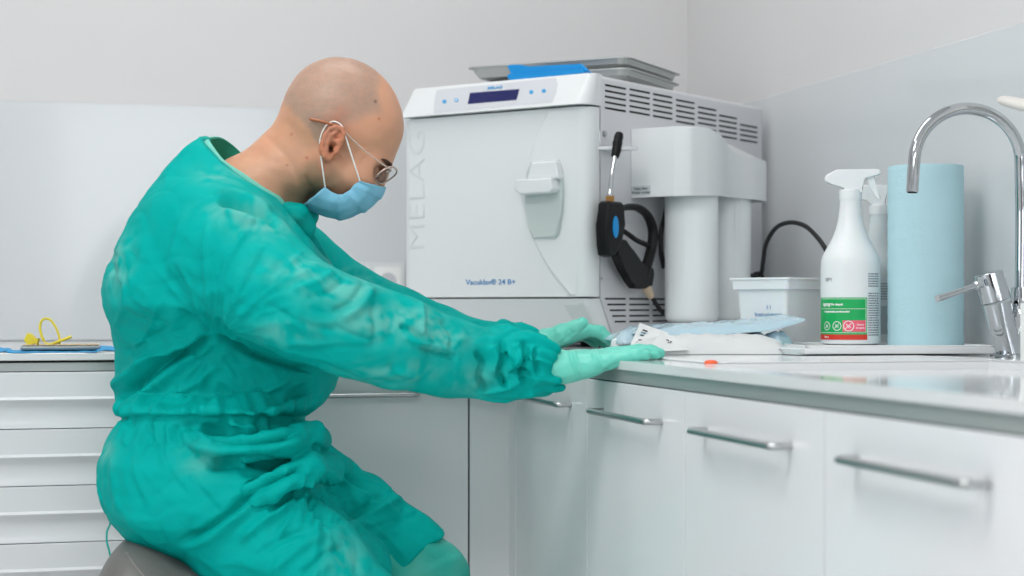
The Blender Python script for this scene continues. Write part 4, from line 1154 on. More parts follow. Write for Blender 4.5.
col = col*(1-.6*er[:, None])+red*.6*er[:, None]
ds, _ = seg_dist(X, Y, [(330.5, 147), (330, 151)]); c_ = np.exp(-(ds/2.4)**2)*(ly > .05); col = col*(1-.85*c_[:, None])+L3('3a1d12')*.85*c_[:, None]
wv = .05*noise(V*18)+.03*noise(V*50); col = col*(1+wv[:, None]*np.array([.6, 1.2, 1.4]))
for (mx, my, mr, mc) in ((375.5, 101.5, 1.4, '4a2a1e'), (379, 118.8, 1.2, 'b0503c'), (291.5, 134.3, 1.2, 'a85a45'), (307, 158, 1.4, 'a5543f'), (287, 165, 1.0, '8a5a3c'), (311, 82, .9, 'c09a88')):
    m_ = np.exp(-(np.hypot(X-mx, Y-my)/mr)**2)*(N[:, 2] < 0); col = col*(1-.9*m_[:, None])+L3(mc)*.9*m_[:, None]
m_ = ss(.0035, .001, np.abs(lz-(.001)))*ss(.05, .06, lx)*(np.abs(ly) > .018)*(np.abs(ly) < .045); 
col = np.clip(col, 0, 1)
MS = attr_mat('skin', .42, sss=.25, bump=.12, bscale=420)
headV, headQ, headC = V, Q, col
# rest of the body under the clothes, one surface
B_ = Field([-.72, -1.0, 2.15], [.16, .20, 3.02], .011)
kk = .03
B_.chain([(cm(248, 190, 2.55), .060), (cm(222, 225, 2.55), .09), (cm(210, 300, 2.55), .105), (cm(205, 380, 2.55), .10), (cm(195, 470, 2.54), .11)], k=kk, sz=1.25)
B_.chain([(cm(225, 240, 2.41), .055), (cm(300, 308, 2.36), .042), (cm(390, 337, 2.38), .038), (cm(470, 358, 2.43), .032), (cm(552, 366, 2.455), .023)], k=kk)
B_.chain([(cm(260, 240, 2.70), .05), (cm(345, 294, 2.76), .036), (cm(440, 338, 2.82), .034), (cm(528, 346, 2.87), .023)], k=kk)
B_.chain([(cm(190, 490, 2.46), .080), (cm(290, 568, 2.42), .07), (cm(400, 690, 2.41), .052), (cm(400, 740, 2.41), .05), (cm(392, 955, 2.42), .036)], k=kk)
B_.chain([(cm(215, 500, 2.62), .085), (cm(330, 535, 2.68), .07), (cm(425, 582, 2.71), .050), (cm(428, 640, 2.71), .05), (cm(424, 880, 2.70), .036)], k=kk)
V2, Q2 = B_.mesh()
def solid(Vx, Qx, Cx):
    me = bpy.data.meshes.new('x'); me.from_pydata(to_room(Vx).tolist(), [], Qx.tolist())
    ca = me.color_attributes.new('tone', 'FLOAT_COLOR', 'POINT'); ca.data.foreach_set('color', np.concatenate([Cx, np.ones((len(Vx), 1))], 1).astype(f32).ravel())
    o = bpy.data.objects.new('x', me); C.objects.link(o); return o
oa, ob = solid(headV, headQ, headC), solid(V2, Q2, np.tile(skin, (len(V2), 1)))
md = oa.modifiers.new('join', 'BOOLEAN'); md.operation = 'UNION'; md.object = ob; md.solver = 'MANIFOLD'
bpy.context.view_layer.update()
me = bpy.data.meshes.new_from_object(oa.evaluated_get(bpy.context.evaluated_depsgraph_get()), preserve_all_data_layers=True, depsgraph=bpy.context.evaluated_depsgraph_get())
for o in (oa, ob):
    mx_ = o.data; bpy.data.objects.remove(o); bpy.data.meshes.remove(mx_)
print('BODY', len(me.vertices), [a.name for a in me.color_attributes])
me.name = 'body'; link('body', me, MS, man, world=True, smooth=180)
# eyebrows
ME = mat('dark_brow_hair', '4a3124', .8)
for s_ in (1, -1):
    b = BM(); tube(b, smooth_path([Vector(to_room(hd(x, y, l*s_)[None])[0]) for x, y, l in ((391, 167.5, .014), (390.3, 164.6, .026), (385, 160.6, .038), (379, 158.8, .047))], 4), [.0012, .0030, .0026, .0008], 10); part('eyebrow', b, ME, man, world=True, smooth=60)
R3 = lambda v: Vector(to_room(np.array(v)[None])[0])
# ------------------------------------------------------------ face mask
MM = mat('blue_mask_fabric', '80bed8', .75, bump=.35, bscale=380, var=.03, vscale=60, sss=.1)
def interp_rows(c, n):
    c = [Vector((x, y, 0)) for x, y in c]; s = smooth_path(c, 12); 
    return [s[int(round(i*(len(s)-1)/n))] for i in range(n+1)]
nv, nu = 40, 48
side = interp_rows([(360, 181), (354.5, 184.5), (349, 190.5), (341, 194.5), (333, 192.5), (325, 187)], nv)
midl = interp_rows([(385.5, 187), (382.5, 193.5), (374, 203.5), (361, 211.5), (344, 217.5), (326, 215.5), (302, 205)], nv)
G_ = []
for i in range(nv+1):
    row = []; v = i/nv
    for j in range(nu+1):
        ph = (j/nu*2-1)*math.pi/2
        c = abs(math.cos(ph))**.75; s_ = math.copysign(abs(math.sin(ph))**.9, math.sin(ph))
        lat = .067*s_
        p = side[i]*(1-c)+midl[i]*c
        if lat < 0: p = p+Vector((5, 4, 0))*(1-c)
        o = .0034*((v*4) % 1)**2*(.15+.85*c)+.0016*math.sin(v*26+j*.3)*(1-c)+.0010*math.sin(j*.9+v*7)*c
        q = hd(p.x, p.y, lat); nrm = (fx*.75-ux*.45)*c+lt_*s_*.9
        row.append(R3(q+nrm*(o+.001)))
    G_.append(row)
b = BM()
F_ = [[b.verts.new(p) for p in r_] for r_ in G_]
for i in range(nv):
    for j in range(nu): b.faces.new((F_[i][j], F_[i+1][j], F_[i+1][j+1], F_[i][j+1]))
fm_ = part('face_mask', b, MM, man, world=True, smooth=50)
md = fm_.modifiers.new('thickness', 'SOLIDIFY'); md.thickness = .0012; md.offset = 0
MW = mat('white_elastic', 'f0efec', .7)
b = BM()
for s_ in (1, -1):
    dx, dy = (0, 0) if s_ > 0 else (9, 7)
    pts = [hd(x+dx, y+dy, l*s_) for x, y, l in ((360, 181.5, .066), (352.5, 158, .0765), (344.6, 134, .0835), (341, 125, .082), (333, 121.5, .080), (325, 127, .079), (320.2, 139, .080), (320.6, 152, .0815), (323, 172, .076), (325.3, 188, .066))]
    b = BM(); tube(b, smooth_path([R3(p) for p in pts], 5), .0011, 8)
    part('ear_loop', b, MW, fm_, world=True, smooth=60)
# ------------------------------------------------------------ glasses
MF = mat('rose_metal_frame', 'd6bdb2', .25, metal=.7)
MTp = mat('brown_temple_tip', 'a5633f', .3)
MGl = mat('lens_glass', 'ffffff', .02, trans=1, ior=1.06)
gl_ = thing('glasses', 'x', 'x', R3(hd(380, 172)))
del gl_['label'], gl_['category']; gl_.parent = man; fr_ = frames[gl_]; gl_.location = frames[man].inverted() @ gl_.location
b = BM()
la_ = np.array([-.80, -.60, 0]); la_ = np.array([la_[0], la_[1], 0]); cen = (386.2, 175.0)
def lens(s_, kx, kz, n=40):
    out = []
    for k in range(n):
        a = 2*math.pi*k/n; e = .8
        u = math.copysign(abs(math.cos(a))**e, math.cos(a)); v = math.copysign(abs(math.sin(a))**e, math.sin(a))
        out.append(R3(hd(cen[0], cen[1], s_*(.035+v*kz))+np.array([-.81, -.58, 0])*kx*u-fx*kz*v*.34))
    return out
for s_ in (1, -1):
    lp = lens(s_, .0165, .0245); tube(b, lp+[lp[0]], .0014, 8)
tube(b, smooth_path([R3(hd(*q)) for q in ((389, 171, .0105), (390.5, 170, 0), (389, 171, -.0105))], 5), .0011, 8)
for s_ in (1, -1):
    tube(b, smooth_path([R3(hd(*q)) for q in ((387, 172, .059*s_), (390.8, 171, .064*s_), (389.5, 169, .071*s_), (376, 159.5, .077*s_), (362, 148.5, .081*s_))], 5), .0010, 8)
    tube(b, smooth_path([R3(hd(x+(0 if s_ > 0 else 8), y+(0 if s_ > 0 else 6), l*s_)) for x, y, l in ((362, 148.5, .081), (352, 139, .083), (343, 131, .083), (334, 125.3, .082))], 5), .0012, 8)
part('frame', b, MF, gl_, world=True, smooth=60)
b = BM()
for s_ in (1, -1):
    tube(b, smooth_path([R3(hd(x+(0 if s_ > 0 else 8), y+(0 if s_ > 0 else 6), l*s_)) for x, y, l in ((345, 132, .083), (334, 125.3, .0825), (322, 121.5, .080), (311, 119.2, .0765), (309.8, 119.4, .076))], 5), [.0014, .0016, .0022, .0024, .001], 10)
    part('temple_tip', b, MTp, gl_, world=True, smooth=60)
    b = BM()
for s_ in (1, -1):
    b = BM(); lp = lens(s_, .0158, .0238); c0 = sum(lp, Vector())/len(lp); nn = (lp[0]-c0).cross(lp[10]-c0).normalized()*.0007
    A = [b.verts.new(p+nn) for p in lp]; B2 = [b.verts.new(p-nn) for p in lp]; b.faces.new(A); b.faces.new(B2[::-1])
    for i in range(len(A)): b.faces.new((A[i], B2[i], B2[(i+1) % len(A)], A[(i+1) % len(A)]))
    part('lens', b, MGl, gl_, world=True, smooth=30)
# ------------------------------------------------------------ gown
G0 = Field([-.655, -.52, 2.24], [.075, .262, 2.93], GH)
rows = [(132, 206, 210, 2.55, 0.03), (141, 203, 222, 2.55, 0.075), (150, 192, 242, 2.55, 0.105), (170, 172, 266, 2.55, 0.135), (190, 157, 287, 2.55, 0.16), (210, 143.5, 299, 2.55, 0.18), (240, 127.5, 320, 2.55, 0.192), (265, 114, 332, 2.55, 0.195), (290, 107.5, 340, 2.55, 0.196), (305, 108.5, 342, 2.55, 0.196), (325, 113.5, 342, 2.55, 0.195), (350, 114.5, 341, 2.55, 0.192), (375, 115.5, 337, 2.55, 0.188), (392, 117, 331, 2.55, 0.184), (405, 121, 321, 2.55, 0.176), (414, 126, 308, 2.55, 0.166), (419, 126.5, 303, 2.55, 0.163), (426, 119, 311, 2.55, 0.172), (438, 111.5, 319, 2.55, 0.185), (455, 107, 322, 2.54, 0.196), (475, 106, 322, 2.54, 0.202), (495, 108, 318, 2.54, 0.203), (512, 115, 300, 2.54, 0.2), (527, 131, 280, 2.54, 0.185), (538, 151, 262, 2.54, 0.165), (548, 186, 230, 2.54, 0.1)]
rw = np.array([(r[0], r[1], r[2], r[3]+(.034 if 330 < r[0] < 405 else (.015 if r[0] == 325 else 0)), r[4]-(.034 if 330 < r[0] < 405 else (.015 if r[0] == 325 else 0))) for r in rows]); py_ = 306-FP*(G0.lo[1]+G0.h*np.arange(G0.n[1]))/2.55
I_ = lambda c: np.interp(py_, rw[:, 0], rw[:, c])
xl, xr, zc, bb = I_(1), I_(2), I_(3), I_(4)
gx = (G0.lo[0]+G0.h*np.arange(G0.n[0])).astype(f32); gz = (G0.lo[2]+G0.h*np.arange(G0.n[2])).astype(f32)
for j in range(G0.n[1]):
    if py_[j] < 130 or py_[j] > 552: continue
    a0, a1 = (xl[j]-512)/FP*2.55, (xr[j]-512)/FP*2.55; cx, a = (a0+a1)/2, (a1-a0)/2; p = 2.35
    f = ((np.abs((gx[:, None]-cx)/a))**p+(np.abs((gz[None, :]-zc[j])/bb[j]))**p)**(1/p)
    sc_ = min(a, bb[j]); G0.F[:, j, :] = np.minimum(G0.F[:, j, :], ((f-1)*sc_*.9).astype(f32))
# smooth the stack a little along height
for _ in range(2): G0.F[:, 1:-1, :] = (G0.F[:, :-2, :]+2*G0.F[:, 1:-1, :]+G0.F[:, 2:, :])/4
P4 = lambda x, y, z, r: (cm(x, y, z), r)
near_arm = [P4(213, 232, 2.42, .072), P4(240, 262, 2.375, .075), P4(272, 290, 2.335, .072), P4(303, 309, 2.318, .0655), P4(350, 328, 2.322, .0650), P4(400, 342.5, 2.345, .0620), P4(450, 358, 2.378, .054), P4(485, 364, 2.395, .047), P4(512, 366.5, 2.400, .0455), P4(530, 366, 2.405, .0415), P4(541, 366, 2.408, .030)]
G0.chain(near_arm[:3], k=.03); G0.chain(near_arm[2:5], k=.009); G0.chain(near_arm[4:], k=.006)
rs = np.random.RandomState(4)
def bunch(ax0, ax1, r0, r1, n, size):
    D = ax1-ax0; D = D/np.linalg.norm(D); e1 = np.cross(D, [0, 0, 1.]); e1 /= np.linalg.norm(e1); e2 = np.cross(D, e1)
    for i in range(n):
        t = rs.rand(); a = rs.rand()*6.283 if i % 3 else rs.uniform(2.6, 6.8)
        rad = np.cos(a)*e1+np.sin(a)*e2; tan = -np.sin(a)*e1+np.cos(a)*e2
        c = ax0+(ax1-ax0)*t+rad*((r0+(r1-r0)*t)-.0035); w_ = rs.uniform(-.9, .9); l1 = D*math.cos(w_)+tan*math.sin(w_); l2 = np.cross(rad, l1)
        G0.ell(c, (size*rs.uniform(1.2, 2.0), size*rs.uniform(.32, .5), size*rs.uniform(.55, .85)), np.stack([l1, l2, rad]), k=.0022)
bunch(cm(492, 364, 2.392), cm(540, 366, 2.408), .0455, .036, 52, .0185)
far_arm = [P4(268, 236, 2.70, .052), P4(298, 258, 2.74, .055), P4(345, 297, 2.77, .0545), P4(395, 322, 2.79, .056), P4(440, 339, 2.81, .051), P4(478, 351, 2.83, .047), P4(505, 352, 2.845, .046), P4(520, 350, 2.855, .040), P4(528, 348, 2.86, .030)]
G0.chain(far_arm, k=.010)
bunch(cm(492, 352, 2.84), cm(526, 349, 2.86), .045, .034, 34, .016)
G0.chain([P4(190, 488, 2.45, .084), P4(245, 525, 2.42, .088), P4(300, 570, 2.40, .088), P4(355, 628, 2.39, .078), P4(400, 690, 2.39, .07)], k=.022)
G0.chain([P4(240, 494, 2.62, .080), P4(300, 503, 2.66, .078), P4(350, 521, 2.69, .078), P4(398, 550, 2.71, .066), P4(440, 580, 2.72, .062)], k=.016)
G0.chain([P4(280, 520, 2.54, .070), P4(350, 570, 2.57, .062)], k=.03)                    # cloth stretched between the thighs
G0.cap(cm(300, 457, 2.60), cm(300, 447, 2.46), .026, .026, k=.02)                        # gathered cloth in the lap
G0.chain([P4(190, 438, 2.375, .012), P4(212, 449, 2.362, .017), P4(245, 450, 2.352, .019), P4(285, 443, 2.37, .020), P4(312, 436, 2.42, .020), P4(316, 440, 2.5, .022)], k=.007)
G0.chain([P4(252, 494, 2.338, .010), P4(285, 477, 2.345, .016), P4(312, 466, 2.38, .020), P4(328, 468, 2.46, .022)], k=.007)
G0.cap(cm(322, 463, 2.60), cm(340, 475, 2.66), .03, .03, k=.02)
# hem: cut square to the thigh
x = gx[:, None, None]; y = (G0.lo[1]+G0.h*np.arange(G0.n[1])).astype(f32)[None, :, None]; z = gz[None, None, :]
def cut(p, q, zr):      # keep the left side of the line p->q (pixels)
    a, b_ = cm(*p, zr), cm(*q, zr); dx, dy = b_[0]-a[0], b_[1]-a[1]; l = math.hypot(dx, dy)
    return ((x-a[0])*(-dy/l)+(y-a[1])*(dx/l))
hem = -cut((393, 578), (441, 535), 2.70)
hem = hem+.006*np.sin(z*55)+.003*np.sin(z*140)
G0.F = np.where(x > -.22, np.maximum(G0.F, np.where((y < -.30), hem*-1 if False else -hem, -1).astype(f32)), G0.F) if False else G0.F
keep = np.maximum(G0.F, (-(hem)).astype(f32)) if False else None
hm = cut((393, 578), (441, 535), 2.70)   # sign fixed below: negative on the hip side
s0 = float(((cm(300, 500, 2.7)[0]-cm(393, 578, 2.7)[0])*(-(cm(441, 535, 2.7)[1]-cm(393, 578, 2.7)[1]))+(cm(300, 500, 2.7)[1]-cm(393, 578, 2.7)[1])*(cm(441, 535, 2.7)[0]-cm(393, 578, 2.7)[0])))
hm = hm*(1 if s0 < 0 else -1)+.005*np.sin(z*60)
reg = np.broadcast_to((y < -.325), G0.F.shape)
G0.F = np.where(reg, np.maximum(G0.F, hm.astype(f32)), G0.F)
# neck line: everything above the slanting collar goes
a_ = cm(210, 141, 2.55); latx = (2.55-z)/.06
tt_ = np.clip((x-a_[0])/(cm(305, 0, 2.55)[0]-a_[0]), 0, 1)
hg = (x-a_[0])*.559+(y-a_[1])*.829+np.where(latx > 0, .0150*np.clip(np.sin(math.pi*tt_), 0, 1)**.6, -.0060)*np.minimum(1, latx**2)
G0.F = np.where((y > cm(0, 238, 2.55)[1]) & (x > cm(204, 0, 2.55)[0]), np.maximum(G0.F, hg.astype(f32)), G0.F)
# neck opening
nk = [P4(196, 132, 2.55, .040), P4(222, 165, 2.55, .062), P4(250, 172, 2.55, .067), P4(300, 180, 2.55, .075)]
for a, b_ in zip(nk, nk[1:]): G0.cap(a[0], b_[0], a[1], b_[1], k=.006, sz=1.05, sub=True)
G0.cap(cm(262, 168, 2.55), cm(330, 190, 2.55), .09, .10, k=.006, sub=True)
G0.chain([P4(288, 208, 2.505, .012), P4(297, 214, 2.50, .016), P4(303, 226, 2.52, .020)], k=.006); G0.chain([P4(297, 213, 2.52, .014), P4(305, 216, 2.58, .018), P4(302, 222, 2.64, .02)], k=.008)
V, Q = G0.mesh(); del G0.F
V = lap(V, Q, 2, .5); N = vnormals(V, Q); X, Y = px_of(V)
near = ss(.25, -.25, N[:, 2])
# arm coordinates
def axis_coord(ch):
    P = np.array([c[0] for c in ch]); best = np.full(len(V), 1e9); s = np.zeros(len(V)); L = 0
    for a, b_ in zip(P, P[1:]):
        D = b_-a; l = np.linalg.norm(D); t = np.clip(((V-a) @ D)/l**2, 0, 1); dd = np.linalg.norm(V-a-t[:, None]*D, axis=1)
        m = dd < best; best[m] = dd[m]; s[m] = (L+t*l)[m]; L += l
    return best, s, L
bn, sn, Ln = axis_coord(near_arm); bf, sf, Lf = axis_coord(far_arm)
arm_n = ss(.100, .074, bn)*ss(.10, .18, sn); arm_f = ss(.09, .065, bf)*ss(.02, .09, sf)*(1-arm_n)
def ridged(P, pw_=3): return np.clip(1.05-np.sqrt(noise(P)**2+.004), 0, 1)**pw_
d = np.zeros(len(V))
warp = np.stack([noise(V*9+3), noise(V*9+17), noise(V*9+31)], 1)*.03
Vw = V+warp
# body: long soft folds plus crumple
R1 = np.array([[.80, .60, 0], [-.60, .80, 0], [0, 0, 1]])
Vb_ = Vw @ R1.T
tor = (1-arm_n)*(1-arm_f)
d += tor*(.0045*noise(Vb_*[16, 6, 10]+5)+.0022*(ridged(Vb_*[20, 6, 12]+9, 4)-.35)-.0020*(ridged(Vw*[12, 22, 15]+40, 7)-.1)+.0007*(ridged(Vw*40+7, 3)-.4))
def radial(cx_, cy_, fa, amp, r0, r1, r2, seed, pw_=4):
    th = np.arctan2(Y-cy_, X-cx_); rr_ = np.hypot(X-cx_, Y-cy_)
    q_ = np.stack([th*fa+seed, np.log(rr_+12)*1.6+seed*2, V[:, 2]*5+seed*3], 1)
    return amp*(ridged(q_, pw_)-.3)*ss(r0*.3, r0, rr_)*ss(r2, r1, rr_)*near
d += tor*(radial(212, 340, 2.6, .0050, 25, 60, 150, 3.3)+radial(222, 328, 5.5, .0022, 20, 50, 110, 9.7, 3))*ss(425, 405, Y)
d += radial(322, 468, 3.0, .0075, 18, 70, 190, 5.1)*ss(455, 480, Y)*(1-arm_n)+radial(322, 468, 6.0, .0030, 18, 60, 150, 15.1, 3)*ss(455, 480, Y)*(1-arm_n)
# thighs: folds running along and across the thigh
th_ = ss(440, 470, Y)
R2 = np.array([[.86, -.50, 0], [.50, .86, 0], [0, 0, 1]]); Vt = Vw @ R2.T
d += th_*(.0030*(ridged(Vt*[6, 18, 12]+3, 4)-.3)+.004*noise(Vt*[8, 12, 9]+8)-.0018*(ridged(Vt*[16, 10, 15]+13, 6)-.15))
# sleeves: crumple, denser towards the cuff
u1 = np.stack([Vw @ np.array([.93, -.36, 0]), Vw @ np.array([.36, .93, 0]), Vw[:, 2]], 1)
cuffn = ss(Ln-.165, Ln-.075, sn); cufff = ss(Lf-.12, Lf-.05, sf)
d += arm_n*(.0030*(ridged(u1*[8, 13, 10]+2, 5)-.25)-.0026*(ridged(u1*[12, 18, 14]+22, 8)-.1)+.0009*(ridged(u1*40+5, 3)-.4)+.0035*noise(u1*[10, 7, 8]))*(1-.5*cuffn)+arm_n*(1-cuffn)*radial(218, 332, 5.0, .0045, 20, 80, 160, 21.3)
d += arm_f*(.0045*(ridged(u1*[10, 18, 12]+52, 4)-.3)+.003*noise(u1*[14, 14, 9]+3))
d += arm_n*cuffn*(.0040*(ridged(Vw*[26, 20, 22]+61, 3)-.4)+.002*noise(Vw*[40, 26, 30]+1))
d += arm_f*cufff*(.0040*(ridged(Vw*[28, 22, 22]+71, 3)-.4))
# gathers above and below the waist string
wst = np.exp(-((Y-419)/26)**2)*(1-arm_n)*(1-arm_f)*(X < 330)
ang = np.arctan2(V[:, 2]-2.55, V[:, 0]-cm(211, 419, 2.55)[0])
gat = np.sin(ang*26+1.5*noise(V*12)*3)+.6*np.sin(ang*47+2)
d += wst*(.0032*gat)*ss(.5, 4, np.abs(Y-418.5)); d -= .006*np.exp(-((Y-418.5)/3.2)**2)*(1-arm_n)*(1-arm_f)*(X < 330)
# the individual folds one sees: (polyline, width px, height m)
CR = [
 ([(216, 334), (219, 300), (230, 262), (250, 224)], 2.6, .0045), ([(214, 331), (207, 290), (204, 250), (210, 215)], 2.4, .0028), ([(221, 333), (236, 300), (254, 262), (268, 240)], 2.4, .0038),
 ([(228, 330), (252, 305), (282, 282)], 2.4, .0030), ([(210, 330), (196, 300), (180, 262)], 2.6, .0026), ([(178, 307), (197, 320), (215, 334)], 2.4, -.0040),
 ([(214, 201), (229, 203), (246, 207), (266, 215), (280, 230)], 3.4, -.0130), ([(212, 194), (232, 195), (256, 202), (276, 212)], 4.2, .0085), ([(222, 212), (240, 216), (256, 224)], 4, .005),
 ([(216, 337), (193, 346), (165, 362), (140, 382), (118, 404)], 4.2, -.0150), ([(210, 330), (180, 342), (150, 357), (122, 380), (112, 398)], 5, .0110), ([(216, 340), (185, 362), (150, 388), (128, 412)], 5, .007),
 ([(232, 345), (200, 380), (160, 404)], 4, .0050), ([(300, 370), (262, 392), (222, 404), (190, 412)], 5, .0075), ([(310, 385), (280, 402), (240, 412)], 4, -.0055), ([(325, 384), (300, 400), (260, 415)], 4, .0055),
 ([(212, 333), (225, 341), (250, 353), (280, 363), (320, 374)], 3.0, -.0130),
 ([(128, 300), (160, 320), (178, 340)], 3, -.0025), ([(120, 355), (150, 340), (178, 318)], 3, -.0030), ([(114, 330), (125, 300), (120, 270)], 3, .0035), ([(140, 245), (122, 285), (112, 310)], 3, -.0030), ([(118, 252), (112, 262), (116, 276)], 3.5, -.0050),
 ([(160, 300), (148, 330), (130, 352)], 2.6, .0030), ([(190, 200), (176, 240), (170, 280)], 3, .0022),
 ([(190, 427), (212, 431), (240, 438), (272, 439), (302, 430)], 5.0, -.0150), ([(182, 440), (210, 449), (245, 450), (285, 443), (314, 433)], 5.0, .0110), ([(204, 468), (232, 461), (262, 463), (290, 468), (312, 462)], 5.0, -.0140),
 ([(195, 424), (202, 436), (216, 445)], 3, .006), ([(226, 420), (240, 428), (262, 432)], 3.5, .0060), ([(312, 446), (324, 452), (330, 462)], 3, -.006), ([(290, 420), (306, 425), (316, 436)], 4, .006),
 ([(170, 547), (198, 535), (227, 515), (252, 494), (285, 475), (312, 466)], 4.0, -.0120), ([(180, 552), (212, 536), (240, 513), (268, 493), (300, 478)], 5.5, .0080),
 ([(290, 488), (306, 500), (322, 515), (332, 522), (352, 516), (368, 506), (380, 486)], 5, -.0120), ([(300, 478), (318, 490), (334, 502), (350, 498)], 5, .0060), ([(322, 466), (340, 478), (352, 492), (362, 508)], 4, .0060), ([(334, 470), (352, 480), (372, 492), (386, 508)], 3.5, -.0060),
 ([(336, 524), (370, 512), (400, 498), (415, 505)], 4, .0060), ([(352, 530), (384, 526), (412, 516)], 3.5, -.0040), ([(400, 508), (410, 516), (420, 512)], 3, -.004),
 ([(235, 545), (262, 522), (300, 505), (322, 512)], 5, .0070), ([(250, 562), (282, 540), (312, 530)], 4, -.0055), ([(270, 576), (300, 548), (328, 534)], 4.5, .0060), ([(300, 580), (324, 556), (350, 545)], 4, -.0050),
 ([(186, 470), (206, 496), (222, 514)], 3, -.0030), ([(140, 430), (136, 470), (150, 510)], 3.4, .0030), ([(160, 428), (165, 465), (190, 500)], 3.4, -.0030), ([(120, 440), (112, 480), (118, 515)], 4, .0030), ([(150, 424), (152, 445)], 3, -.0050), ([(166, 422), (170, 446)], 3.2, .0050), ([(176, 424), (182, 450)], 2.6, -.0045), ([(130, 424), (124, 446)], 3, .0040),
 # sleeve
 ([(330, 312), (352, 300), (366, 280)], 3.4, -.0045), ([(340, 322), (362, 306), (374, 286)], 4, .0055), ([(372, 300), (376, 330), (372, 350)], 3, -.0030), ([(398, 326), (412, 330), (425, 340)], 2.4, -.0055), ([(416, 346), (436, 353), (458, 357)], 2.2, -.0060), ([(400, 336), (424, 345), (452, 351)], 3.0, .0045),
 ([(330, 322), (350, 334), (380, 342)], 2.6, -.0030), ([(290, 292), (318, 282), (336, 272)], 3.6, .0050), ([(300, 300), (330, 290), (348, 276)], 3.0, -.0050), ([(262, 300), (300, 322), (345, 332)], 3, -.0028), ([(420, 300), (424, 322), (420, 340)], 2.6, .0035), ([(440, 318), (452, 336), (448, 352)], 2.6, -.0035), ([(350, 378), (390, 372), (430, 378)], 4, .003), ([(390, 360), (394, 372), (410, 380)], 3, -.003),
 ([(474, 350), (484, 362), (480, 378), (486, 394)], 3.0, -.0100), ([(488, 344), (496, 358), (492, 376)], 3.4, .0070), ([(500, 340), (504, 356), (498, 372), (508, 390)], 2.6, -.0100), ([(514, 344), (520, 356), (514, 370)], 3, .0065), ([(522, 340), (528, 356), (522, 374), (530, 388)], 2.4, -.0090), ([(538, 344), (536, 360), (541, 378)], 2.2, -.006), ([(506, 374), (520, 372), (534, 376)], 2.2, -.006),
]
ins = near*((X > 90) & (X < 560))
for pl, w_, a_ in CR:
    dsx, t = seg_dist(X, Y, [(p.x, p.y) for p in smooth_path([Vector((q[0], q[1], 0)) for q in pl], 5)]); pr_ = np.exp(-(dsx/w_)**2)*ss(0, .18, t)*ss(1, .82, t)
    d += 1.3*a_*pr_*near
edge = ss(0.0, .5, np.abs(N[:, 2]))
V = V+N*(np.clip(d, -.022, .017)*(.45+.55*edge))[:, None]
V = lap(V, Q, 1, .2)
N = vnormals(V, Q)
teal, pale = L3('00aea6'), L3('74c4b8')
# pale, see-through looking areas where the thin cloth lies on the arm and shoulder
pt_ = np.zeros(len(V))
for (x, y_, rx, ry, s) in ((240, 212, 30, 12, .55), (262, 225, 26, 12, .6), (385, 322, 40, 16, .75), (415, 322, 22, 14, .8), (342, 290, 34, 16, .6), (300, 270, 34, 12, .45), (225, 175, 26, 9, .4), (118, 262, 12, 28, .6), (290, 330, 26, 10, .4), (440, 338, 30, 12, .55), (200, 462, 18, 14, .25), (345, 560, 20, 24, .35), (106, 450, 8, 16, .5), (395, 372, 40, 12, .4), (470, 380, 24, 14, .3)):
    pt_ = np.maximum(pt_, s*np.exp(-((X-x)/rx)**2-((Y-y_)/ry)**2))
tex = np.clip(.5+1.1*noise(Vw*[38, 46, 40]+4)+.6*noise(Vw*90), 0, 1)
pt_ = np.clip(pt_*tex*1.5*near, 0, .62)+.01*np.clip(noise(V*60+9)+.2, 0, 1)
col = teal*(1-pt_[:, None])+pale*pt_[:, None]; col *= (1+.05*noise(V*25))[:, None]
MGn = attr_mat('green_nonwoven_gown', .62, sss=.0, bump=.22, bscale=120, spec=.07)
nt = MGn.node_tree; pb = nt.nodes['Principled BSDF']; tl = nt.nodes.new('ShaderNodeBsdfTranslucent'); mx = nt.nodes.new('ShaderNodeMixShader'); mx.inputs[0].default_value = .12
nt.links.new(nt.nodes['Attribute'].outputs['Color'], tl.inputs['Color']); nt.links.new(pb.outputs[0], mx.inputs[1]); nt.links.new(tl.outputs[0], mx.inputs[2])
nt.links.new(mx.outputs[0], nt.nodes['Material Output'].inputs['Surface'])
rn = nt.nodes.new('ShaderNodeTexNoise'); rn.noise_type = 'RIDGED_MULTIFRACTAL'; rn.inputs['Scale'].default_value = 8.5; rn.inputs['Detail'].default_value = 3; rn.inputs['Roughness'].default_value = .55; rn.inputs['Distortion'].default_value = .6
mp_ = nt.nodes.new('ShaderNodeMapping'); mp_.inputs['Rotation'].default_value = (0, .6, .3); mp_.inputs['Scale'].default_value = (.6, 1, 1.25)
nt.links.new(nt.nodes['Texture Coordinate'].outputs['Object'], mp_.inputs['Vector']); nt.links.new(mp_.outputs[0], rn.inputs['Vector'])
b2_ = nt.nodes.new('ShaderNodeBump'); b2_.inputs['Strength'].default_value = .75; b2_.inputs['Distance'].default_value = .011
nt.links.new(rn.outputs[0], b2_.inputs['Height']); nt.links.new(nt.nodes['Bump'].outputs[0], b2_.inputs['Normal']); nt.links.new(b2_.outputs[0], pb.inputs['Normal']); nt.links.new(b2_.outputs[0], tl.inputs['Normal'])
gown = np_mesh('surgical_gown', V, Q, MGn, man, np.clip(col, 0, 1))
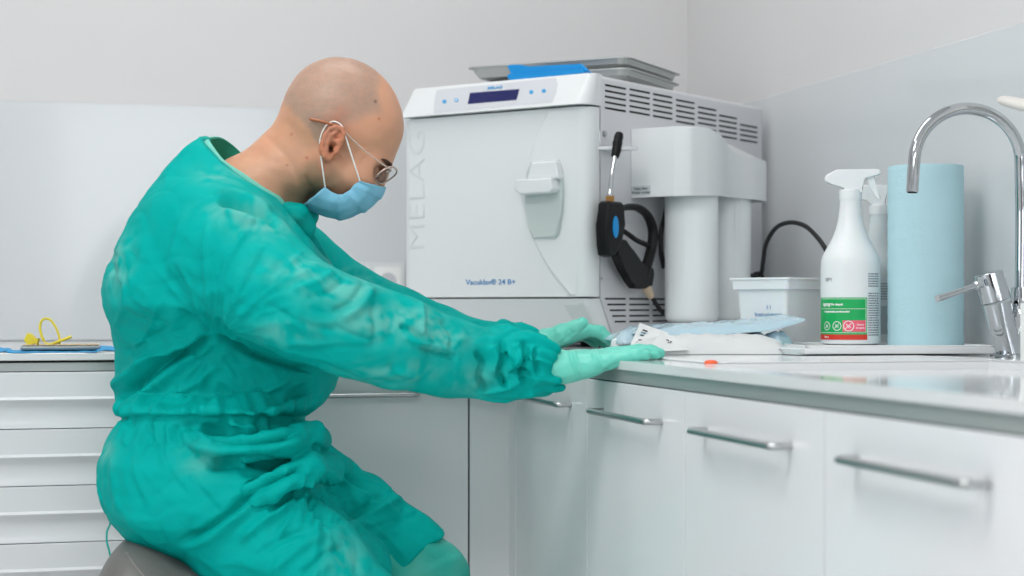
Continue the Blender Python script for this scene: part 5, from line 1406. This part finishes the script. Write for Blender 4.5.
# collar binding: a band round the neck opening
MC = mat('mint_collar_binding', '78cdbd', .7, bump=.2, bscale=300)
b = BM(); ring = []
cpts = [(207, 141, 0), (213, 151, .030), (224, 164, .050), (243, 177, .060), (262, 190, .060), (280, 200, .048), (295, 206, .022), (304, 206, 0), (299, 200, -.022), (286, 190, -.048), (262, 178, -.060), (244, 160, -.060), (231, 147.5, -.052), (219, 140.5, -.030)]
cp3 = [Vector(tuple(hd(*q))) for q in cpts]; cl = smooth_path(cp3+[cp3[0]], 8)
cen_ = sum(cp3, Vector())/len(cp3); up_ = Vector((.52, .85, 0))
A = []
for p in cl[:-1]:
    rad = (p-cen_); rad = (rad-up_*rad.dot(up_)).normalized()
    row = []
    for (o, hgt) in ((.0050, -.010), (.0054, .001), (.0030, .0050), (.0010, .0048), (.0005, -.010)):
        row.append(b.verts.new(R3(np.array(p+rad*o+up_*hgt))))
    A.append(row)
for i in range(len(A)):
    r0, r1 = A[i], A[(i+1) % len(A)]
    for k in range(5): b.faces.new((r0[k], r0[(k+1) % 5], r1[(k+1) % 5], r1[k]))
part('collar_binding', b, MC, gown, world=True, smooth=50)
# inner side of the collar behind the nape
MGi = mat('green_gown_inside', '1d8a72', .8, bump=.2, bscale=200)
b = BM(); A = []
for p in cl[:-1]:
    rad = (p-cen_); rad = (rad-up_*rad.dot(up_)).normalized()
    A.append([b.verts.new(R3(np.array(p-rad*.0022+up_*hg-rad*(.004 if hg < 0 else 0)))) for hg in (.004, -.045)]+[b.verts.new(R3(np.array(p-rad*.0010+up_*hg-rad*(.004 if hg < 0 else 0)))) for hg in (-.045, .004)])
for i in range(len(A)):
    r0, r1 = A[i], A[(i+1) % len(A)]
    for k in range(4): b.faces.new((r0[k], r0[(k+1) % 4], r1[(k+1) % 4], r1[k]))
part('collar_lining', b, MGi, gown, world=True, smooth=50)
MGt = mat('green_tie', '12a79c', .7)
b = BM()
tube(b, smooth_path([R3(cm(*q)) for q in ((203, 143, 2.545), (201.5, 140, 2.545), (204, 138.3, 2.545), (208, 139.5, 2.545), (207, 144, 2.545))], 4), .0036, 8, flat=.6); part('neck_tie', b, MGt, gown, world=True, smooth=60)
b = BM()
tube(b, smooth_path([R3(cm(*q)) for q in ((106, 508, 2.50), (110.5, 517, 2.49), (109.8, 525, 2.488), (107.2, 531, 2.485), (106.8, 541, 2.483), (109, 550, 2.48), (110.5, 557, 2.478))], 5), .0026, 8, flat=.4); part('waist_tie', b, MGt, gown, world=True, smooth=60)
# ------------------------------------------------------------ gloves
MGv = attr_mat('mint_latex_glove', .36, sss=.12, bump=.10, bscale=90, spec=.5, rad=(.4, 1, .8))
def glove(build, lo, hi, creases, hh=.0017):
    g = Field(lo, hi, hh); build(g); V, Q = g.mesh(); V = lap(V, Q, 1, .4); N = vnormals(V, Q); X, Y = px_of(V)
    d = .0006*(ridged(V*[70, 90, 70], 3)-.4)+.0007*noise(V*60)
    for pl, w_, a_ in creases:
        dsx, t = seg_dist(X, Y, pl); d += a_*np.exp(-(dsx/w_)**2)*ss(0, .15, t)*ss(1, .85, t)*ss(.3, -.2, N[:, 2])
    V = V+N*d[:, None]; c = np.tile(L3('69cfbc'), (len(V), 1))*(1+.07*noise(V*30))[:, None]
    return np_mesh('glove', V, Q, MGv, man, np.clip(c, 0, 1))
def right_hand(g):
    k = .008
    g.cap(cm(532, 366.7, 2.402), cm(560, 367.2, 2.406), .0215, .0220, k=0, sz=1.25)
    g.cap(cm(560, 367.2, 2.406), cm(584, 364.7, 2.410), .0220, .0190, k=k, sz=1.35)
    for (x, y, z, r) in ((608, 361.7, 2.380, .0120), (612, 358.5, 2.401, .0130), (614, 356.7, 2.422, .0132), (611, 356.2, 2.443, .0130)): g.cap(cm(574, 365.5, (z+2.41)/2), cm(x, y, z), .0185, r, k=k)
    g.cap(cm(566, 370.2, 2.395), cm(592, 367.7, 2.385), .0165, .0120, k=k)
    F3 = [[(608, 361.7, 2.380, .0112), (627, 356.1, 2.376, .0096), (637, 355.0, 2.374, .0088), (645.5, 355.3, 2.373, .0076)],
          [(612, 358.3, 2.401, .0118), (634, 353.0, 2.398, .0100), (646, 352.5, 2.396, .0092), (655.5, 353.9, 2.394, .0078)],
          [(614, 356.5, 2.422, .0120), (638, 351.9, 2.420, .0102), (650.5, 351.7, 2.418, .0094), (659.5, 353.3, 2.417, .0080)],
          [(611, 356.0, 2.443, .0120), (634, 352.0, 2.445, .0102), (646, 351.9, 2.445, .0092), (654.5, 353.3, 2.445, .0078)]]
    for f in F3:
        for a, b_ in zip(f, f[1:]): g.cap(cm(*a[:3]), cm(*b_[:3]), a[3], b_[3], k=.0035)
    T_ = [(578, 363.7, 2.445, .015), (596, 360.7, 2.467, .0125), (610, 358.2, 2.475, .0108), (620, 356.2, 2.477, .0090)]
    for a, b_ in zip(T_, T_[1:]): g.cap(cm(*a[:3]), cm(*b_[:3]), a[3], b_[3], k=.006)
glove(right_hand, cm(520, 395.7, 2.355)-[0, .01, .04], cm(672, 330.7, 2.505)+[.01, .01, .02],
      [([(569, 349), (572, 360), (576, 372), (578, 380)], 1.4, -.0022), ([(573, 349), (576, 360), (580, 374)], 1.6, .0020), ([(592, 351), (596, 362), (601, 372)], 1.6, -.0016), ([(596, 350), (601, 361), (605, 370)], 1.6, .0014), ([(604, 372), (612, 366), (622, 362)], 1.5, -.0016), ([(640, 352), (648, 350), (654, 353)], 1.3, -.0009), ([(552, 362), (556, 372), (553, 380)], 2, .001)])
def left_hand(g):
    k = .008
    g.cap(cm(520, 348, 2.86), cm(545, 342, 2.878), .0215, .0215, k=0, sz=1.25)
    for (x, y, z, r) in ((583, 331, 2.888, .0125), (585, 330, 2.910, .0125), (583, 331.5, 2.932, .0125), (579, 334, 2.952, .0115)): g.cap(cm(548, 341, (z+2.885)/2), cm(x, y, z), .0195, r, k=k)
    F3 = [[(583, 331, 2.888, .0112), (597, 331.5, 2.890, .0098), (606.5, 338, 2.890, .0084), (612.5, 343.5, 2.890, .0068)],
          [(585, 330, 2.910, .0112), (600.5, 331.5, 2.912, .0098), (608.5, 338.5, 2.914, .0086), (612, 344, 2.916, .0070)],
          [(583, 331.5, 2.932, .0112), (596, 335, 2.935, .0096), (602, 341, 2.937, .0084), (604, 344, 2.938, .0070)],
          [(579, 334, 2.952, .0105), (589, 338, 2.957, .0088), (594, 342, 2.958, .0078), (596, 344, 2.958, .0068)]]
    for f in F3:
        for a, b_ in zip(f, f[1:]): g.cap(cm(*a[:3]), cm(*b_[:3]), a[3], b_[3], k=.0035)
    T_ = [(548, 341, 2.868, .019), (563, 333.5, 2.857, .0155), (573, 328.5, 2.850, .0120), (582.5, 322.8, 2.846, .0092)]
    for a, b_ in zip(T_, T_[1:]): g.cap(cm(*a[:3]), cm(*b_[:3]), a[3], b_[3], k=.006)
glove(left_hand, cm(508, 368, 2.84)-[0, .01, .03], cm(622, 310, 2.97)+[.01, .01, .02],
      [([(556, 346), (568, 337), (577, 331)], 1.6, -.0018), ([(563, 333), (567, 337), (571, 338)], 1.2, -.0012), ([(569, 329), (573, 334)], 1.2, -.0012), ([(540, 345), (552, 338), (560, 330)], 2.2, .0014), ([(577, 333), (584, 329), (588, 325)], 1.5, -.0012)])
# ------------------------------------------------------------ trousers and shoes
T0 = Field([-.34, -.93, 2.27], [.0, -.28, 2.83], .007)
T0.chain([P4(350, 545, 2.69, .06), P4(400, 560, 2.71, .062), P4(428, 577, 2.715, .0585), P4(428, 640, 2.71, .066), P4(424, 760, 2.70, .062), P4(422, 875, 2.70, .060)], k=.02)
T0.chain([P4(330, 610, 2.42, .06), P4(396, 686, 2.41, .062), P4(400, 740, 2.41, .066), P4(396, 830, 2.41, .062), P4(392, 930, 2.42, .060)], k=.02)
V, Q = T0.mesh(); V = lap(V, Q, 2, .5); N = vnormals(V, Q); X, Y = px_of(V)
d = .005*(ridged(V*[14, 9, 14], 4)-.3)+.003*noise(V*20)
for pl, w_, a_ in (([(425, 575), (440, 566), (458, 560)], 4, .004), ([(430, 562), (445, 556), (452, 550)], 3, -.004)):
    dsx, t = seg_dist(X, Y, pl); d += a_*np.exp(-(dsx/w_)**2)
V = V+N*d[:, None]
tr_c = np.tile(L3('2fae9f'), (len(V), 1)); wv = np.clip(.5+noise(V*16)*1.3, 0, 1)*.5; tr_c = tr_c*(1-wv[:, None])+L3('7fd0c2')*wv[:, None]
np_mesh('trousers', V, Q, attr_mat('turquoise_scrub_cotton', .6, bump=.3, bscale=300, spec=.3), man, tr_c)
MSh = mat('white_clog', 'd9d9d6', .45)
for (x, y, z) in ((424, 905, 2.70), (392, 972, 2.42)):
    g = Field(cm(x, y, z)-[.09, .12, .08], cm(x, y, z)+[.24, .11, .08], .006)
    a = cm(x, y, z); fl = -EYE+.001
    g.cap([a[0]-.03, fl+.040, z], [a[0]+.06, fl+.042, z], .040, .042, k=0); g.cap([a[0]+.06, fl+.040, z], [a[0]+.15, fl+.034, z+.005], .042, .034, k=.03)
    g.F = np.maximum(g.F, (fl-(g.lo[1]+g.h*np.arange(g.n[1])))[None, :, None].astype(f32)); 
    V, Q = g.mesh(); np_mesh('shoe', V, Q, MSh, man)
# ------------------------------------------------------------ stool
sb = K(cm(172, 600, 2.5)[0], 0, 2.5); sb.z = 0
st = thing('saddle_stool', 'grey leather saddle stool under the man in the green gown', 'stool', sb)
g = Field(cm(95, 700, 2.28)-[.02, 0, 0], [cm(300, 500, 2.7)[0], cm(300, 505, 2.7)[1]+.03, 2.76], .006)
tl_ = math.radians(-26); sf_ = np.stack([[math.cos(tl_), math.sin(tl_), 0], [-math.sin(tl_), math.cos(tl_), 0], [0, 0, 1.]])
g.ell(cm(184, 592, 2.5), (.098, .062, .185), sf_, k=0, p=3.2)
g.ell(cm(149, 573, 2.5), (.045, .055, .165), sf_, k=.03, p=2.5)
g.ell(cm(250, 625, 2.5), (.12, .045, .10), sf_, k=.04, p=2.5)
V, Q = g.mesh(); V = lap(V, Q, 3, .5); N = vnormals(V, Q)
V = V+N*(.0015*noise(V*14))[:, None]
seat = np_mesh('seat', V, Q, M['leather'], st)
from mathutils.bvhtree import BVHTree
bv = BVHTree.FromPolygons([tuple(v) for v in V], Q.tolist())
def onto(px, py, z0=2.0):
    dr = Vector(tuple(cm(px, py, 1.0))).normalized(); h_ = bv.ray_cast(Vector((0, 0, 0)), dr)
    return h_[0]
pp = [onto(*q) for q in ((119, 533), (121, 541), (126, 552), (133, 563), (142, 574), (152, 586), (166, 600), (186, 612))]
pp = [R3(np.array(p)+np.array([0, 0, -.0006])) for p in pp if p is not None]
if len(pp) > 3:
    b = BM(); tube(b, smooth_path(pp, 4), .0011, 8); part('piping', b, M['thread'], seat, world=True, smooth=60)
b = BM(); zc_ = .46
lathe(b, [(.028, .10), (.028, .30), (.018, .302), (.018, .52), (.06, .525), (.06, .54)], tuple(sb), 28); part('gas_column', b, M['chrome'], st, world=True)
for k in range(5):
    a = math.radians(20+72*k); e = sb+Vector((math.cos(a)*.25, math.sin(a)*.25, .0))
    b = BM(); tube(b, [sb+Vector((0, 0, .115)), e+Vector((0, 0, .085))], [.022, .014], 12); part('leg', b, M['steel'], st, world=True)
    b = BM(); lathe(b, [(.025, -.012), (.03, -.008), (.03, .008), (.025, .012)], n=20, mtx=Matrix.Translation(e+Vector((0, 0, .0305))) @ Matrix.Rotation(a, 4, 'Z') @ Matrix.Rotation(math.pi/2, 4, 'X')); part('caster', b, M['black'], st, world=True)
PW1, PW2, PW3, PWW, PWF, EXPO = 21.5, 29, 6.4, 30, 16.5, -0.03
# ------------------------------------------------------------ lamps, daylight, camera
def panel(label, x, y, sx, sy, power):
    t = thing('ceiling_lamp', label, 'ceiling light', (x, y, HC-.03))
    b = BM(); box(b, x-sx/2-.02, x+sx/2+.02, y-sy/2-.02, y+sy/2+.02, HC-.03, HC-.0005, .003, 1); part('frame', b, M['aplas'], t, world=True)
    b = BM(); box(b, x-sx/2, x+sx/2, y-sy/2, y+sy/2, HC-.032, HC-.0302); part('diffuser', b, M['lamp'], t, world=True)
    l = bpy.data.lights.new('panel_light', 'AREA'); l.shape = 'RECTANGLE'; l.size = sx; l.size_y = sy; l.energy = power; l.color = (1, .985, .965)
    o = bpy.data.objects.new('panel_light', l); C.objects.link(o); o.location = (x, y, HC-.036)
panel('bright square ceiling light panel above the seated man', -.5, 1.35, 1.1, .6, PW1)
panel('ceiling light panel nearest the added dark door', -.6, -1.1, 1.2, .6, PW2)
panel('added fill light panel above the inner corner of the worktop', .35, 2.75, 1.1, .6, PW3)  # extra lamp put in to brighten the corner walls
l = bpy.data.lights.new('daylight_and_fill', 'AREA'); l.shape = 'RECTANGLE'; l.size = wy1-wy0-.1; l.size_y = wz1-wz0-.1; l.energy = PWW; l.color = (.93, .965, 1)
o = bpy.data.objects.new('daylight_and_fill', l); C.objects.link(o); o.location = (XL-.03, (wy0+wy1)/2, (wz0+wz1)/2); o.rotation_euler = (0, math.radians(-90), 0)
l = bpy.data.lights.new('daylight_and_fill', 'AREA'); l.shape = 'RECTANGLE'; l.size = fx1-fx0-.1; l.size_y = fz1-fz0-.1; l.energy = PWF; l.color = (.95, .975, 1)  # frontal fill light in the added front window
o = bpy.data.objects.new('daylight_and_fill', l); C.objects.link(o); o.location = ((fx0+fx1)/2, YB-.03, (fz0+fz1)/2); o.rotation_euler = (math.radians(90), 0, 0)
w = bpy.data.worlds.new('sky'); bpy.context.scene.world = w; w.use_nodes = True
w.node_tree.nodes['Background'].inputs['Color'].default_value = (.8, .88, 1, 1); w.node_tree.nodes['Background'].inputs['Strength'].default_value = 1.0
cam = bpy.data.cameras.new('camera'); co = bpy.data.objects.new('camera', cam); C.objects.link(co)
cam.sensor_width = 36; cam.lens = 36*FP/1024; cam.shift_y = 18/1024
co.location = (0, 0, EYE); co.rotation_euler = (math.radians(90), 0, -TH)
cam.dof.use_dof = True; cam.dof.focus_distance = 2.62; cam.dof.aperture_fstop = 4.2
cam.clip_start = .05
sc = bpy.context.scene; sc.camera = co
sc.view_settings.view_transform = 'Standard'; sc.view_settings.look = 'None'; sc.view_settings.gamma = 1; sc.view_settings.use_curve_mapping = False
sc.view_settings.exposure = EXPO
sc.cycles.use_denoising = True; sc.cycles.max_bounces = 8; sc.cycles.diffuse_bounces = 5; sc.cycles.caustics_reflective = False; sc.cycles.caustics_refractive = False
sc.cycles.sample_clamp_indirect = 6
